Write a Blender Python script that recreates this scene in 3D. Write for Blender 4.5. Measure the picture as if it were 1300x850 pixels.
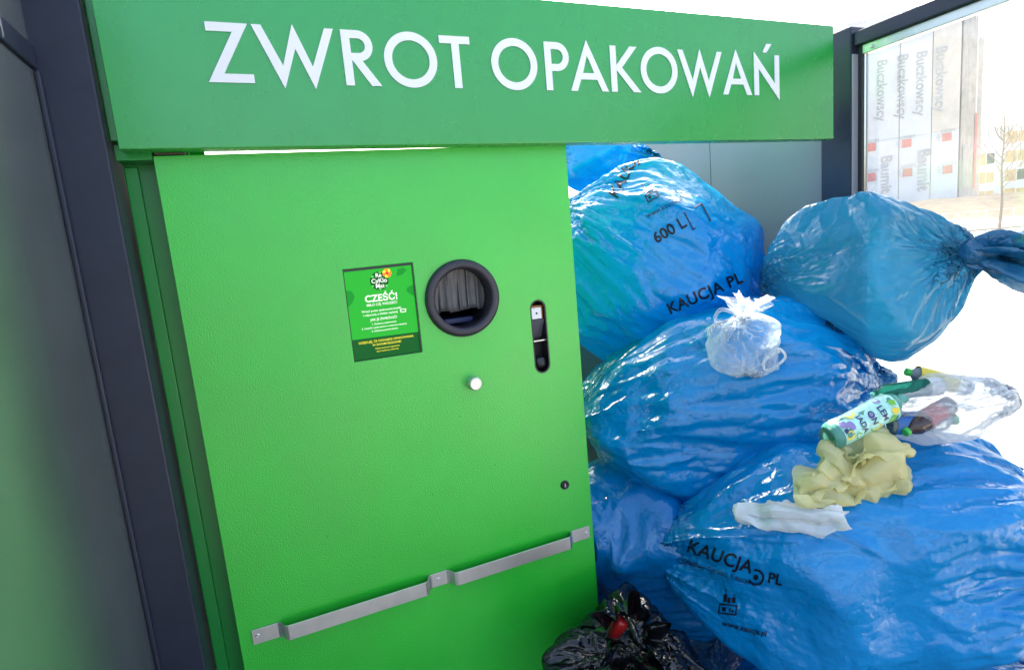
import numpy as np
import bpy, bmesh, math, random
from mathutils import Vector, Matrix
from mathutils.bvhtree import BVHTree

for o in list(bpy.data.objects): bpy.data.objects.remove(o)
sc = bpy.context.scene
COL = sc.collection

# ------------------------------------------------------------------ camera
CAM = np.array([0.193, -1.455, 1.58])
RW = np.array([[0.9169299, -0.3890590, -0.0887279], [-0.1399028, -0.1051843, -0.9845626], [0.3737201, 0.9151882, -0.1508771]])  # rows: right, down, forward
FPX = 719.46                                        # focal length for a picture 1300 wide
cam = bpy.data.cameras.new('camera'); camo = bpy.data.objects.new('camera', cam); COL.objects.link(camo)
cam.sensor_width = 36; cam.lens = FPX/1300*36; cam.clip_start = .02; cam.clip_end = 3000
m4 = Matrix.Identity(4)
for i in range(3):
    m4[i][0] = RW[0][i]; m4[i][1] = -RW[1][i]; m4[i][2] = -RW[2][i]; m4[i][3] = CAM[i]
camo.matrix_world = m4
sc.camera = camo

# ------------------------------------------------------------------ sky, sun, exposure
SUN_EL, SUN_AZ = math.radians(40), math.radians(30)    # azimuth from +Y towards +X
world = bpy.data.worlds.new('World'); sc.world = world; world.use_nodes = True
wn = world.node_tree
sky = wn.nodes.new('ShaderNodeTexSky'); sky.sky_type = 'NISHITA'; sky.sun_disc = False
sky.sun_elevation = SUN_EL; sky.sun_rotation = SUN_AZ; sky.air_density = 1.0; sky.dust_density = 6.0; sky.ozone_density = 1.0
bg = wn.nodes['Background']; bg.inputs[1].default_value = .14
wn.links.new(sky.outputs[0], bg.inputs[0])
sun = bpy.data.lights.new('sun', 'SUN'); sun.energy = 4.6; sun.angle = math.radians(.5); sun.color = (1, .95, .87)
suno = bpy.data.objects.new('sun', sun); COL.objects.link(suno)
to_sun = Vector((math.sin(SUN_AZ)*math.cos(SUN_EL), math.cos(SUN_AZ)*math.cos(SUN_EL), math.sin(SUN_EL)))
suno.rotation_euler = to_sun.to_track_quat('Z', 'Y').to_euler(); suno.location = (-6, 3, 8)
sc.view_settings.view_transform = 'Standard'; sc.view_settings.look = 'None'
sc.view_settings.exposure = 2.4; sc.view_settings.gamma = 1
sc.render.engine = 'CYCLES'
sc.cycles.use_denoising = True
sc.cycles.max_bounces = 10; sc.cycles.diffuse_bounces = 5; sc.cycles.glossy_bounces = 5; sc.cycles.transparent_max_bounces = 16
sc.cycles.transmission_bounces = 6; sc.cycles.caustics_reflective = False; sc.cycles.caustics_refractive = False
sc.cycles.sample_clamp_indirect = 8

def at(u, v, y):
    """world point on the plane Y=y seen at (u, v) of the 1300 x 850 picture"""
    d = RW.T @ np.array([(u-650)/FPX, (v-425)/FPX, 1.]); return CAM+d*(y-CAM[1])/d[1]
def dist(p): return float(RW[2] @ (np.asarray(p)-CAM))
CR, CU, CF = RW[0].copy(), -RW[1], RW[2].copy()

# ------------------------------------------------------------------ materials
def mat(name, col=(.5, .5, .5), rough=.5, metal=0, spec=.5, bump=None, mottle=None, streak=0, **kw):
    m = bpy.data.materials.new(name); m.use_nodes = True
    nt = m.node_tree; b = nt.nodes['Principled BSDF']
    b.inputs['Base Color'].default_value = (*col, 1); b.inputs['Roughness'].default_value = rough
    b.inputs['Metallic'].default_value = metal; b.inputs['Specular IOR Level'].default_value = spec
    for k, v in kw.items(): b.inputs[k.replace('_', ' ')].default_value = v
    co = nt.nodes.new('ShaderNodeTexCoord')
    if bump:            # list of (scale, distance[, strength])
        last = None
        for bb in bump:
            n = nt.nodes.new('ShaderNodeTexNoise'); n.inputs['Scale'].default_value = bb[0]; n.inputs['Detail'].default_value = 2
            nt.links.new(co.outputs['Object'], n.inputs['Vector'])
            bn = nt.nodes.new('ShaderNodeBump'); bn.inputs['Distance'].default_value = bb[1]; bn.inputs['Strength'].default_value = bb[2] if len(bb) > 2 else 1
            nt.links.new(n.outputs[0], bn.inputs['Height'])
            if last: nt.links.new(last.outputs[0], bn.inputs['Normal'])
            last = bn
        nt.links.new(last.outputs[0], b.inputs['Normal'])
    if mottle:          # (scale, amount): uneven colour
        n = nt.nodes.new('ShaderNodeTexNoise'); n.inputs['Scale'].default_value = mottle[0]; n.inputs['Detail'].default_value = 6; n.inputs['Roughness'].default_value = .65
        nt.links.new(co.outputs['Object'], n.inputs['Vector'])
        mr = nt.nodes.new('ShaderNodeMapRange'); mr.inputs[1].default_value = .3; mr.inputs[2].default_value = .7
        mr.inputs[3].default_value = 1-mottle[1]; mr.inputs[4].default_value = 1+mottle[1]
        nt.links.new(n.outputs[0], mr.inputs[0])
        hs = nt.nodes.new('ShaderNodeHueSaturation'); hs.inputs['Color'].default_value = (*col, 1)
        nt.links.new(mr.outputs[0], hs.inputs['Value']); nt.links.new(hs.outputs[0], b.inputs['Base Color'])
    if streak:          # faint vertical run marks and smudges
        mp = nt.nodes.new('ShaderNodeMapping'); mp.inputs['Scale'].default_value = (9, 9, 1.1); nt.links.new(co.outputs['Object'], mp.inputs[0])
        n = nt.nodes.new('ShaderNodeTexNoise'); n.inputs['Scale'].default_value = 1; n.inputs['Detail'].default_value = 5; nt.links.new(mp.outputs[0], n.inputs['Vector'])
        n2 = nt.nodes.new('ShaderNodeTexNoise'); n2.inputs['Scale'].default_value = 7; n2.inputs['Detail'].default_value = 6; nt.links.new(co.outputs['Object'], n2.inputs['Vector'])
        mu = nt.nodes.new('ShaderNodeMath'); mu.operation = 'MULTIPLY'; nt.links.new(n.outputs[0], mu.inputs[0]); nt.links.new(n2.outputs[0], mu.inputs[1])
        mr2 = nt.nodes.new('ShaderNodeMapRange'); mr2.inputs[1].default_value = .16; mr2.inputs[2].default_value = .40; mr2.inputs[3].default_value = rough-streak; mr2.inputs[4].default_value = rough+streak*1.4
        nt.links.new(mu.outputs[0], mr2.inputs[0]); nt.links.new(mr2.outputs[0], b.inputs['Roughness'])
    return m

def film_mat(name, col, tcol, trans=.3, clear=0., rough=.24, spec=.6, crinkle=.0012, cscale=38, haze=None, fold=.0012, fu=17, fv=4.0, facet=.0):
    """thin polyethylene: glossy skin, light through the film, fine crinkle"""
    m = mat(name, col, rough, spec=spec)
    nt = m.node_tree; b = nt.nodes['Principled BSDF']; out = nt.nodes['Material Output']
    co = nt.nodes.new('ShaderNodeTexCoord')
    v = nt.nodes.new('ShaderNodeTexVoronoi'); v.feature = 'DISTANCE_TO_EDGE'; v.inputs['Scale'].default_value = cscale
    n0 = nt.nodes.new('ShaderNodeTexNoise'); n0.inputs['Scale'].default_value = cscale*.35; n0.inputs['Detail'].default_value = 3
    ad = nt.nodes.new('ShaderNodeVectorMath'); ad.operation = 'MULTIPLY_ADD'; ad.inputs[1].default_value = (.12, .12, .12)
    nt.links.new(co.outputs['Object'], n0.inputs['Vector']); nt.links.new(n0.outputs['Color'], ad.inputs[0]); nt.links.new(co.outputs['Object'], ad.inputs[2])
    nt.links.new(ad.outputs[0], v.inputs['Vector'])
    pw = nt.nodes.new('ShaderNodeMath'); pw.operation = 'POWER'; pw.inputs[1].default_value = .6
    nt.links.new(v.outputs['Distance'], pw.inputs[0])
    bn = nt.nodes.new('ShaderNodeBump'); bn.inputs['Distance'].default_value = crinkle; bn.inputs['Strength'].default_value = .8; bn.invert = True
    nt.links.new(pw.outputs[0], bn.inputs['Height'])
    n1 = nt.nodes.new('ShaderNodeTexNoise'); n1.inputs['Scale'].default_value = cscale*.9; n1.inputs['Detail'].default_value = 4
    nt.links.new(co.outputs['Object'], n1.inputs['Vector'])
    b2 = nt.nodes.new('ShaderNodeBump'); b2.inputs['Distance'].default_value = crinkle*2.4; b2.inputs['Strength'].default_value = .6
    nt.links.new(n1.outputs[0], b2.inputs['Height']); nt.links.new(bn.outputs[0], b2.inputs['Normal'])
    # fine straight folds along the length of the bag
    mp = nt.nodes.new('ShaderNodeMapping'); mp.inputs['Scale'].default_value = (fu, fv, 1); uv = nt.nodes.new('ShaderNodeUVMap')
    nt.links.new(uv.outputs[0], mp.inputs[0])
    n4 = nt.nodes.new('ShaderNodeTexNoise'); n4.inputs['Scale'].default_value = 1; n4.inputs['Detail'].default_value = 2.5; n4.inputs['Distortion'].default_value = .25
    nt.links.new(mp.outputs[0], n4.inputs['Vector'])
    s1 = nt.nodes.new('ShaderNodeMath'); s1.operation = 'SUBTRACT'; s1.inputs[1].default_value = .5; nt.links.new(n4.outputs[0], s1.inputs[0])
    s2 = nt.nodes.new('ShaderNodeMath'); s2.operation = 'ABSOLUTE'; nt.links.new(s1.outputs[0], s2.inputs[0])
    s3 = nt.nodes.new('ShaderNodeMath'); s3.operation = 'MULTIPLY'; s3.inputs[1].default_value = -4; nt.links.new(s2.outputs[0], s3.inputs[0])
    n5 = nt.nodes.new('ShaderNodeTexNoise'); n5.inputs['Scale'].default_value = 5; n5.inputs['Detail'].default_value = 2; nt.links.new(co.outputs['Object'], n5.inputs['Vector'])
    mk = nt.nodes.new('ShaderNodeMapRange'); mk.inputs[1].default_value = .47; mk.inputs[2].default_value = .62; nt.links.new(n5.outputs[0], mk.inputs[0])
    s4 = nt.nodes.new('ShaderNodeMath'); s4.operation = 'MULTIPLY'; nt.links.new(s3.outputs[0], s4.inputs[0]); nt.links.new(mk.outputs[0], s4.inputs[1])
    b3 = nt.nodes.new('ShaderNodeBump'); b3.inputs['Distance'].default_value = fold; b3.inputs['Strength'].default_value = .9
    nt.links.new(s4.outputs[0], b3.inputs['Height']); nt.links.new(b2.outputs[0], b3.inputs['Normal']); b2 = b3
    # flat facets of creased film: each cell is a plane of its own tilt
    for fs, fk in ((4.5, facet), (10.0, facet*.75)) if facet else ():
        vo = nt.nodes.new('ShaderNodeTexVoronoi'); vo.feature = 'F1'; vo.inputs['Scale'].default_value = fs; nt.links.new(ad.outputs[0], vo.inputs['Vector'])
        sb = nt.nodes.new('ShaderNodeVectorMath'); sb.operation = 'SUBTRACT'; nt.links.new(ad.outputs[0], sb.inputs[0]); nt.links.new(vo.outputs['Position'], sb.inputs[1])
        cs = nt.nodes.new('ShaderNodeVectorMath'); cs.operation = 'SUBTRACT'; cs.inputs[1].default_value = (.5, .5, .5); nt.links.new(vo.outputs['Color'], cs.inputs[0])
        dt = nt.nodes.new('ShaderNodeVectorMath'); dt.operation = 'DOT_PRODUCT'; nt.links.new(sb.outputs[0], dt.inputs[0]); nt.links.new(cs.outputs[0], dt.inputs[1])
        b4 = nt.nodes.new('ShaderNodeBump'); b4.inputs['Distance'].default_value = fk; b4.inputs['Strength'].default_value = 1
        nt.links.new(dt.outputs['Value'], b4.inputs['Height']); nt.links.new(b2.outputs[0], b4.inputs['Normal']); b2 = b4
    nt.links.new(b2.outputs[0], b.inputs['Normal'])
    # dull and glossier patches
    n2 = nt.nodes.new('ShaderNodeTexNoise'); n2.inputs['Scale'].default_value = 6; n2.inputs['Detail'].default_value = 5
    nt.links.new(co.outputs['Object'], n2.inputs['Vector'])
    mr = nt.nodes.new('ShaderNodeMapRange'); mr.inputs[1].default_value = .35; mr.inputs[2].default_value = .65; mr.inputs[3].default_value = rough*.7; mr.inputs[4].default_value = rough*1.5
    nt.links.new(n2.outputs[0], mr.inputs[0]); nt.links.new(mr.outputs[0], b.inputs['Roughness'])
    tr = nt.nodes.new('ShaderNodeBsdfTranslucent'); tr.inputs[0].default_value = (*tcol, 1); nt.links.new(b2.outputs[0], tr.inputs['Normal'])
    mx = nt.nodes.new('ShaderNodeMixShader'); mx.inputs[0].default_value = trans
    nt.links.new(b.outputs[0], mx.inputs[1]); nt.links.new(tr.outputs[0], mx.inputs[2])
    last = mx
    if clear:
        tp = nt.nodes.new('ShaderNodeBsdfTransparent'); tp.inputs[0].default_value = (*(haze or tcol), 1)
        fr = nt.nodes.new('ShaderNodeLayerWeight'); fr.inputs[0].default_value = .35; nt.links.new(b2.outputs[0], fr.inputs['Normal'])
        m1 = nt.nodes.new('ShaderNodeMath'); m1.operation = 'MULTIPLY_ADD'; m1.inputs[1].default_value = -clear*.85; m1.inputs[2].default_value = clear
        nt.links.new(fr.outputs['Facing'], m1.inputs[0])
        m2 = nt.nodes.new('ShaderNodeMixShader'); nt.links.new(m1.outputs[0], m2.inputs[0])
        nt.links.new(last.outputs[0], m2.inputs[1]); nt.links.new(tp.outputs[0], m2.inputs[2]); last = m2
    nt.links.new(last.outputs[0], out.inputs[0])
    return m

def emit(name, col, s=1.0):
    m = mat(name, (.006, .006, .006), .5, spec=.15); b = m.node_tree.nodes['Principled BSDF']
    b.inputs['Emission Color'].default_value = (*col, 1); b.inputs['Emission Strength'].default_value = s
    return m

def glass_mat(name, dirt=.03, tint=(.97, .99, .98)):
    m = bpy.data.materials.new(name); m.use_nodes = True; nt = m.node_tree; nt.nodes.clear()
    out = nt.nodes.new('ShaderNodeOutputMaterial'); tp = nt.nodes.new('ShaderNodeBsdfTransparent'); tp.inputs[0].default_value = (*tint, 1)
    gl = nt.nodes.new('ShaderNodeBsdfGlossy'); gl.inputs['Roughness'].default_value = .01
    fr = nt.nodes.new('ShaderNodeFresnel'); fr.inputs[0].default_value = 1.45
    a = nt.nodes.new('ShaderNodeMixShader'); nt.links.new(fr.outputs[0], a.inputs[0]); nt.links.new(tp.outputs[0], a.inputs[1]); nt.links.new(gl.outputs[0], a.inputs[2])
    d = nt.nodes.new('ShaderNodeBsdfTranslucent'); d.inputs[0].default_value = (.8, .8, .78, 1)
    n = nt.nodes.new('ShaderNodeTexNoise'); n.inputs['Scale'].default_value = 5; n.inputs['Detail'].default_value = 8
    mr = nt.nodes.new('ShaderNodeMapRange'); mr.inputs[1].default_value = .3; mr.inputs[2].default_value = .7; mr.inputs[3].default_value = dirt*.6; mr.inputs[4].default_value = dirt*1.4
    co = nt.nodes.new('ShaderNodeTexCoord'); nt.links.new(co.outputs['Object'], n.inputs['Vector']); nt.links.new(n.outputs[0], mr.inputs[0])
    b = nt.nodes.new('ShaderNodeMixShader'); nt.links.new(mr.outputs[0], b.inputs[0]); nt.links.new(a.outputs[0], b.inputs[1]); nt.links.new(d.outputs[0], b.inputs[2])
    nt.links.new(b.outputs[0], out.inputs[0])
    return m

# ------------------------------------------------------------------ object helpers
def tag(o, label=None, cat=None, group=None, kind=None):
    if label: o['label'] = label
    if cat: o['category'] = cat
    if group: o['group'] = group
    if kind: o['kind'] = kind
    return o
def empty(name, loc):
    o = bpy.data.objects.new(name, None); COL.objects.link(o); o.location = loc; o.empty_display_size = .1; return o
def wloc(o):
    v = Vector((0, 0, 0))
    while o: v += o.location; o = o.parent
    return v
def obj(name, V, F, m, parent=None, smooth=False, loc=None, bevel=0, seg=2):
    """one mesh object from world coordinates"""
    V = np.asarray(V, float)
    base = wloc(parent) if parent else Vector(loc if loc is not None else (0, 0, 0))
    me = bpy.data.meshes.new(name); me.from_pydata((V-np.array(base)).tolist(), [], [list(map(int, f)) for f in F]); me.update()
    if smooth: me.polygons.foreach_set('use_smooth', [True]*len(me.polygons))
    if m: me.materials.append(m)
    o = bpy.data.objects.new(name, me); COL.objects.link(o)
    if parent: o.parent = parent
    else: o.location = base
    if bevel:
        md = o.modifiers.new('bevel', 'BEVEL'); md.width = bevel; md.segments = seg; md.limit_method = 'ANGLE'; md.angle_limit = math.radians(40); md.harden_normals = False
    return o
BOXF = [(0, 3, 2, 1), (4, 5, 6, 7), (0, 1, 5, 4), (1, 2, 6, 5), (2, 3, 7, 6), (3, 0, 4, 7)]
def boxv(x0, x1, y0, y1, z0, z1):
    return [(x0, y0, z0), (x1, y0, z0), (x1, y1, z0), (x0, y1, z0), (x0, y0, z1), (x1, y0, z1), (x1, y1, z1), (x0, y1, z1)]
def box(name, x0, x1, y0, y1, z0, z1, m, parent=None, bevel=.002, **k):
    return obj(name, boxv(x0, x1, y0, y1, z0, z1), BOXF, m, parent, bevel=bevel, **k)
def lathe(prof, n=32, origin=(0, 0, 0), axis=(0, 0, 1), up=None):
    """revolve (r, h) round an axis -> verts, faces"""
    a = Vector(axis).normalized(); q = a.to_track_quat('Z', 'Y').to_matrix()
    V = []; F = []
    for r, h in prof:
        for k in range(n):
            t = 2*math.pi*k/n
            V.append(tuple(Vector(origin)+q @ Vector((r*math.cos(t), r*math.sin(t), h))))
    for i in range(len(prof)-1):
        for k in range(n):
            F.append((i*n+k, i*n+(k+1) % n, (i+1)*n+(k+1) % n, (i+1)*n+k))
    return V, F
def poly_extrude(outlines, y0, y1, bevel=0.):
    """outlines (list of closed XZ loops, first the outside) -> verts, faces of a plate between y0 and y1"""
    cu = bpy.data.curves.new('tmp', 'CURVE'); cu.dimensions = '2D'; cu.fill_mode = 'BOTH'; cu.extrude = abs(y1-y0)/2-bevel
    if bevel: cu.bevel_depth = bevel; cu.bevel_resolution = 1; cu.offset = -bevel
    for lp in outlines:
        s = cu.splines.new('POLY'); s.points.add(len(lp)-1); s.use_cyclic_u = True
        for p, (x, z) in zip(s.points, lp): p.co = (x, z, 0, 1)
    o = bpy.data.objects.new('tmp', cu); COL.objects.link(o)
    me = bpy.data.meshes.new_from_object(o.evaluated_get(bpy.context.evaluated_depsgraph_get()))
    V = [(v.co.x, (y0+y1)/2-v.co.z, v.co.y) for v in me.vertices]; F = [tuple(p.vertices) for p in me.polygons]
    bpy.data.objects.remove(o); bpy.data.curves.remove(cu); bpy.data.meshes.remove(me)
    return V, F
def text2d(s, size, bold=0., align='CENTER', spacing=1., fine=None):
    """flat lettering -> 2d points, faces"""
    cu = bpy.data.curves.new('tmp', 'FONT'); cu.body = s; cu.size = size; cu.align_x = align; cu.offset = bold*size; cu.space_character = spacing; cu.resolution_u = 3
    o = bpy.data.objects.new('tmp', cu); COL.objects.link(o)
    me = bpy.data.meshes.new_from_object(o.evaluated_get(bpy.context.evaluated_depsgraph_get()))
    if fine:
        bm = bmesh.new(); bm.from_mesh(me); bmesh.ops.remove_doubles(bm, verts=bm.verts, dist=1e-6); bmesh.ops.triangulate(bm, faces=bm.faces)
        for _ in range(4):
            es = [e for e in bm.edges if e.calc_length() > fine]
            if not es: break
            bmesh.ops.subdivide_edges(bm, edges=es, cuts=1); bmesh.ops.triangulate(bm, faces=bm.faces)
        bm.to_mesh(me); bm.free()
    V = np.array([(v.co.x, v.co.y) for v in me.vertices]).reshape(-1, 2); F = [tuple(p.vertices) for p in me.polygons]
    bpy.data.objects.remove(o); bpy.data.curves.remove(cu); bpy.data.meshes.remove(me)
    return V, F
def circle(cx, cz, r, n=48, a0=0): return [(cx+r*math.cos(a0+2*math.pi*k/n), cz+r*math.sin(a0+2*math.pi*k/n)) for k in range(n)]
def tube(path, r, n=10, closed=False):
    path = [Vector(p) for p in path]; V = []; F = []; N = len(path)
    rad = r if hasattr(r, '__len__') else [r]*N
    ref = Vector((0.13, .31, .94)).normalized()
    for i, p in enumerate(path):
        a = path[(i-1) % N] if closed or i else p; b = path[(i+1) % N] if closed or i < N-1 else p
        t = (b-a).normalized(); s = t.cross(ref).normalized(); w = s.cross(t)
        for k in range(n):
            c = 2*math.pi*k/n; V.append(tuple(p+(s*math.cos(c)+w*math.sin(c))*rad[i]))
    for i in range(N if closed else N-1):
        j = (i+1) % N
        for k in range(n): F.append((i*n+k, i*n+(k+1) % n, j*n+(k+1) % n, j*n+k))
    if not closed: F += [tuple(range(n))[::-1], tuple(range((N-1)*n, N*n))]
    return V, F
# ---------------------------------------------------------------- plastic film: a small cloth solver
def _cr(a, ax, per):
    """double the samples along ax (Catmull-Rom); periodic or open"""
    a = np.moveaxis(a, ax, 0)
    if per:
        p0, p1, p2, p3 = np.roll(a, 1, 0), a, np.roll(a, -1, 0), np.roll(a, -2, 0)
        mid = (-p0 + 9*p1 + 9*p2 - p3)/16
        out = np.empty((2*len(a),) + a.shape[1:]); out[0::2] = a; out[1::2] = mid
    else:
        e = np.concatenate([2*a[:1]-a[1:2], a, 2*a[-1:]-a[-2:-1]])
        mid = (-e[:-3] + 9*e[1:-2] + 9*e[2:-1] - e[3:])/16
        out = np.empty((2*len(a)-1,) + a.shape[1:]); out[0::2] = a; out[1::2] = mid
    return np.moveaxis(out, 0, ax)

def grid_normals(P, per=True):
    du = np.roll(P, -1, 1)-np.roll(P, 1, 1) if per else np.gradient(P, axis=1)
    dv = np.gradient(P, axis=0)
    n = np.cross(du, dv)
    return n/(np.linalg.norm(n, axis=2, keepdims=True)+1e-12)

def smooth_noise(rng, m, n, ku, kv, per=True):
    """band-limited noise on the grid, about ku cells around and kv cells along"""
    g = rng.standard_normal((max(kv, 2)+3, ku))
    jj = np.arange(n)/n*ku; ii = np.linspace(0, max(kv, 2)-1e-6, m)
    def w(t): return t*t*(3-2*t)
    j0 = jj.astype(int); i0 = ii.astype(int); fj = w(jj-j0)[None]; fi = w(ii-i0)[:, None]
    j1 = (j0+1) % ku; j0 = j0 % ku
    A = g[i0][:, j0]; B = g[i0][:, j1]; C = g[i0+1][:, j0]; D = g[i0+1][:, j1]
    return (A*(1-fj)+B*fj)*(1-fi)+(C*(1-fj)+D*fj)*fi

def film(P0, exu, exv, seed=1, its=(60, 60, 40, 15), per=True, soft=.02, amp=.006, inner=.03, outer=.06, press=0., grav=0.,
         bend=(.10, .06, .03, .01), planes=(), pin=None, lamp=(1, .7, .4, .2)):
    """P0 (m,n,3): the shape the contents give the bag. exu/exv (m,n): surplus film around/along. Each level relaxes the film,
    which buckles into folds because it is longer than the surface it covers; then the grid is doubled."""
    rng = np.random.default_rng(seed)
    X = P0.copy(); B = P0.copy()
    for lev, nit in enumerate(its):
        if lev:
            X = _cr(_cr(X, 0, False), 1, per); B = _cr(_cr(B, 0, False), 1, per)
            exu = _cr(_cr(exu, 0, False), 1, per); exv = _cr(_cr(exv, 0, False), 1, per)
            if pin is not None: pin = np.clip(_cr(_cr(pin, 0, False), 1, per), 0, 1)
        m, n = B.shape[:2]
        N = grid_normals(B, per)
        nx = (lambda a: np.roll(a, -1, 1)) if per else None
        sc = 1/2**lev
        X = X + N*(amp*sc*lamp[lev]*(smooth_noise(rng, m, n, max(6, n//5), max(4, m//5))+.6*rng.standard_normal((m, n))*.5))[..., None]
        def sh(k, l):   # slices a,b for edge (i,j)-(i+k,j+l)
            i0 = slice(0, m-k) if k else slice(None); i1 = slice(k, m) if k else slice(None)
            return i0, i1
        fams = []
        for k, l, s in ((0, 1, .5), (1, 0, .5), (1, 1, .22), (1, -1, .22), (0, 2, bend[lev]), (2, 0, bend[lev]), (0, 4, bend[lev]*.6), (4, 0, bend[lev]*.6)):
            i0, i1 = sh(k, l)
            def other(A, i1=i1, l=l):
                A = A[i1]
                return np.roll(A, -l, 1) if l else A
            eB = other(B)-B[i0]
            L = np.linalg.norm(eB, axis=2)
            eu = exu[i0]; ev = exv[i0]
            if k == 0: g = 1+eu
            elif l == 0: g = 1+ev
            else: g = 1+.5*(eu+ev)
            w = np.full(L.shape, s)
            if not per and l:
                if l > 0: w[:, -l:] = 0
                else: w[:, :-l] = 0
            fams.append((i0, i1, l, other, L*g, w, (k+abs(l)) > 1 and not (k and l)))
        V = np.zeros_like(X)
        kp = soft*sc
        for it in range(nit):
            Xo = X.copy()
            X = X + V*.90
            if press: X = X + N*press*sc
            if grav: X[..., 2] -= grav*sc
            D = np.zeros_like(X); W = np.full((m, n), .6)
            for i0, i1, l, other, L, w, bendf in fams:
                d = other(X)-X[i0]
                ln = np.sqrt((d*d).sum(2))+1e-12
                c = (ln-L)
                if bendf: c = np.minimum(c, 0)
                c = (w*.5*c/ln)[..., None]*d
                D[i0] += c; 
                cb = np.roll(c, l, 1) if l else c
                D[i1] -= cb
            X = X + D*.9
            off = X-B
            h = (off*N).sum(2)
            X = X - kp*off
            h2 = np.clip(h, -inner, outer)
            X = X + N*((h2-h)*.6)[..., None]
            for (pt, nn) in planes:
                s = ((X-np.asarray(pt))*np.asarray(nn)).sum(2)
                X = X - .9*np.minimum(s, 0)[..., None]*np.asarray(nn)
            if pin is not None: X = X + (B-X)*pin[..., None]
            V = X-Xo
            sp = np.linalg.norm(V, axis=2, keepdims=True); lim = .012*sc
            V *= np.minimum(1, lim/(sp+1e-9))
    return X
# ================================================================== materials of the place
M_post = mat('anthracite_powder_coat', (.022, .028, .048), .36, spec=.35, bump=[(900, .0002), (60, .0006, .4)], mottle=(14, .12))
M_beam = mat('anthracite_beam', (.020, .024, .042), .36, spec=.4, bump=[(900, .0002)], mottle=(9, .12))
M_panel = mat('dark_satin_panel', (.33, .37, .38), .15, metal=.78, spec=.9, bump=[(650, .00018, .8)], mottle=(3, .15))
M_grey = mat('grey_wall_panel', (.27, .265, .255), .42, bump=[(500, .0003, .5)], mottle=(2.5, .05))
M_door = mat('green_powder_coat', (.020, .54, .030), .32, spec=.95, bump=[(270, .0008), (900, .0002)], mottle=(3.5, .07), streak=.045)
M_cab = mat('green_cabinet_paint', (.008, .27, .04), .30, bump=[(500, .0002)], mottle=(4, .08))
M_sign = mat('green_sign_paint', (.010, .32, .038), .27, spec=.9, bump=[(700, .0001)], mottle=(3, .05), streak=.03)
M_white = mat('white_letter_film', (.82, .82, .84), .4)
M_ring = mat('black_plastic_ring', (.030, .026, .036), .42, bump=[(1200, .0001)])
M_black = mat('black_plastic', (.012, .012, .015), .35)
M_throat = mat('dark_throat', (.008, .008, .012), .5)
M_flap = mat('grey_rubber_flap', (.10, .10, .105), .42, bump=[(900, .0003), (30, .001, .4)], mottle=(40, .2))
M_steel = mat('brushed_steel', (.68, .67, .65), .42, metal=1, bump=[(700, .0001)], mottle=(20, .08))
M_gold = mat('amber_plastic', (.45, .16, .02), .3)
M_gasket = mat('rubber_gasket', (.02, .022, .025), .6)
M_glass = glass_mat('side_glass', .055)
M_slab = mat('pale_concrete_slab', (.34, .33, .31), .85, bump=[(160, .0015, .6)], mottle=(7, .12))
M_ground = mat('pale_concrete_ground', (.36, .345, .32), .9, bump=[(40, .004, .5)], mottle=(.8, .12))
M_soil = mat('sandy_soil', (.36, .26, .15), .95, bump=[(2, .12, .8), (9, .04, .6)], mottle=(1.2, .3))
M_wrap = mat('white_scaffold_sheet', (.66, .67, .70), .55, bump=[(.6, .15, .5), (3, .05, .5)], mottle=(.5, .06))
M_print = mat('glare_paled_grey_print', (.38, .40, .44), .7, mottle=(.8, .25))  # grey made paler to imitate the veil of glare over the print
M_red = mat('glare_paled_red_print', (.62, .15, .13), .7, mottle=(1, .2))  # red paled in its colour for the same glare
M_wrap2 = mat('beige_scaffold_sheet', (.62, .56, .50), .6, bump=[(1.5, .1, .5)], mottle=(1, .1))
M_wrap3 = mat('weathered_sheet', (.40, .375, .35), .7, bump=[(1.5, .1, .5)], mottle=(.9, .2))
M_yel = mat('ochre_insulation_panel', (.62, .42, .17), .8, mottle=(.6, .2))
M_pale = mat('pale_render', (.70, .69, .66), .85, mottle=(.4, .05))
M_galv = mat('galvanised_fence', (.45, .45, .44), .5, metal=.6)
M_bark = mat('grey_brown_bark', (.16, .12, .085), .9, bump=[(30, .01)])
M_dark = mat('dark_window_opening', (.03, .035, .04), .15)

# ================================================================== ground
def sheet(name, pts, m, **k):
    o = obj(name, pts, [tuple(range(len(pts)))], m, **k); return o
M_asph = mat('grey_asphalt_ground', (.15, .147, .14), .9, bump=[(60, .003, .5)], mottle=(.9, .12))
ground = sheet('ground', [(-700, -700, 0), (900, -700, 0), (900, 900, 0), (-700, 900, 0)], M_asph); ground['kind'] = 'structure'
yard = sheet('yard', [(2.22, -12, .004), (80, -12, .004), (80, 80, .004), (2.22, 80, .004)], M_ground); yard['kind'] = 'structure'
slab_me = None; rs = random.Random(4)
for i in range(12):
    for j in range(9):
        x = 2.32+i*.505; y = -.75+j*.505
        if slab_me is None:
            o = box('paving_slab', -.25, .25, -.25, .25, 0, .04, M_slab, bevel=.006); slab_me = o
        else:
            o = slab_me.copy(); COL.objects.link(o)
        o.parent = yard; o.location = (x+.25, y+.25, -.028+rs.uniform(-.0015, .0015)); o.rotation_euler = (rs.uniform(-.002, .002), rs.uniform(-.002, .002), rs.uniform(-.004, .004))

# ================================================================== the shelter (no roof over this bay)
sh = empty('shelter', (1.0, -.3, 0))
tag(sh, 'dark anthracite steel shelter with grey end wall and glass side around the green machine', 'shelter')
box('post', -.205, -.078, -.04, .115, 0, 2.30, M_post, sh, .004)
box('post', 2.100, 2.186, -.041, .076, 0, 2.215, M_post, sh, .004)
box('post_front_strip', 2.104, 2.184, -.0450, -.0415, .02, 2.125, mat('light_grey_strip', (.36, .35, .37), .4, bump=[(700, .0001)]), sh, .001)  # light grey strip over the front face of the dark post
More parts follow.
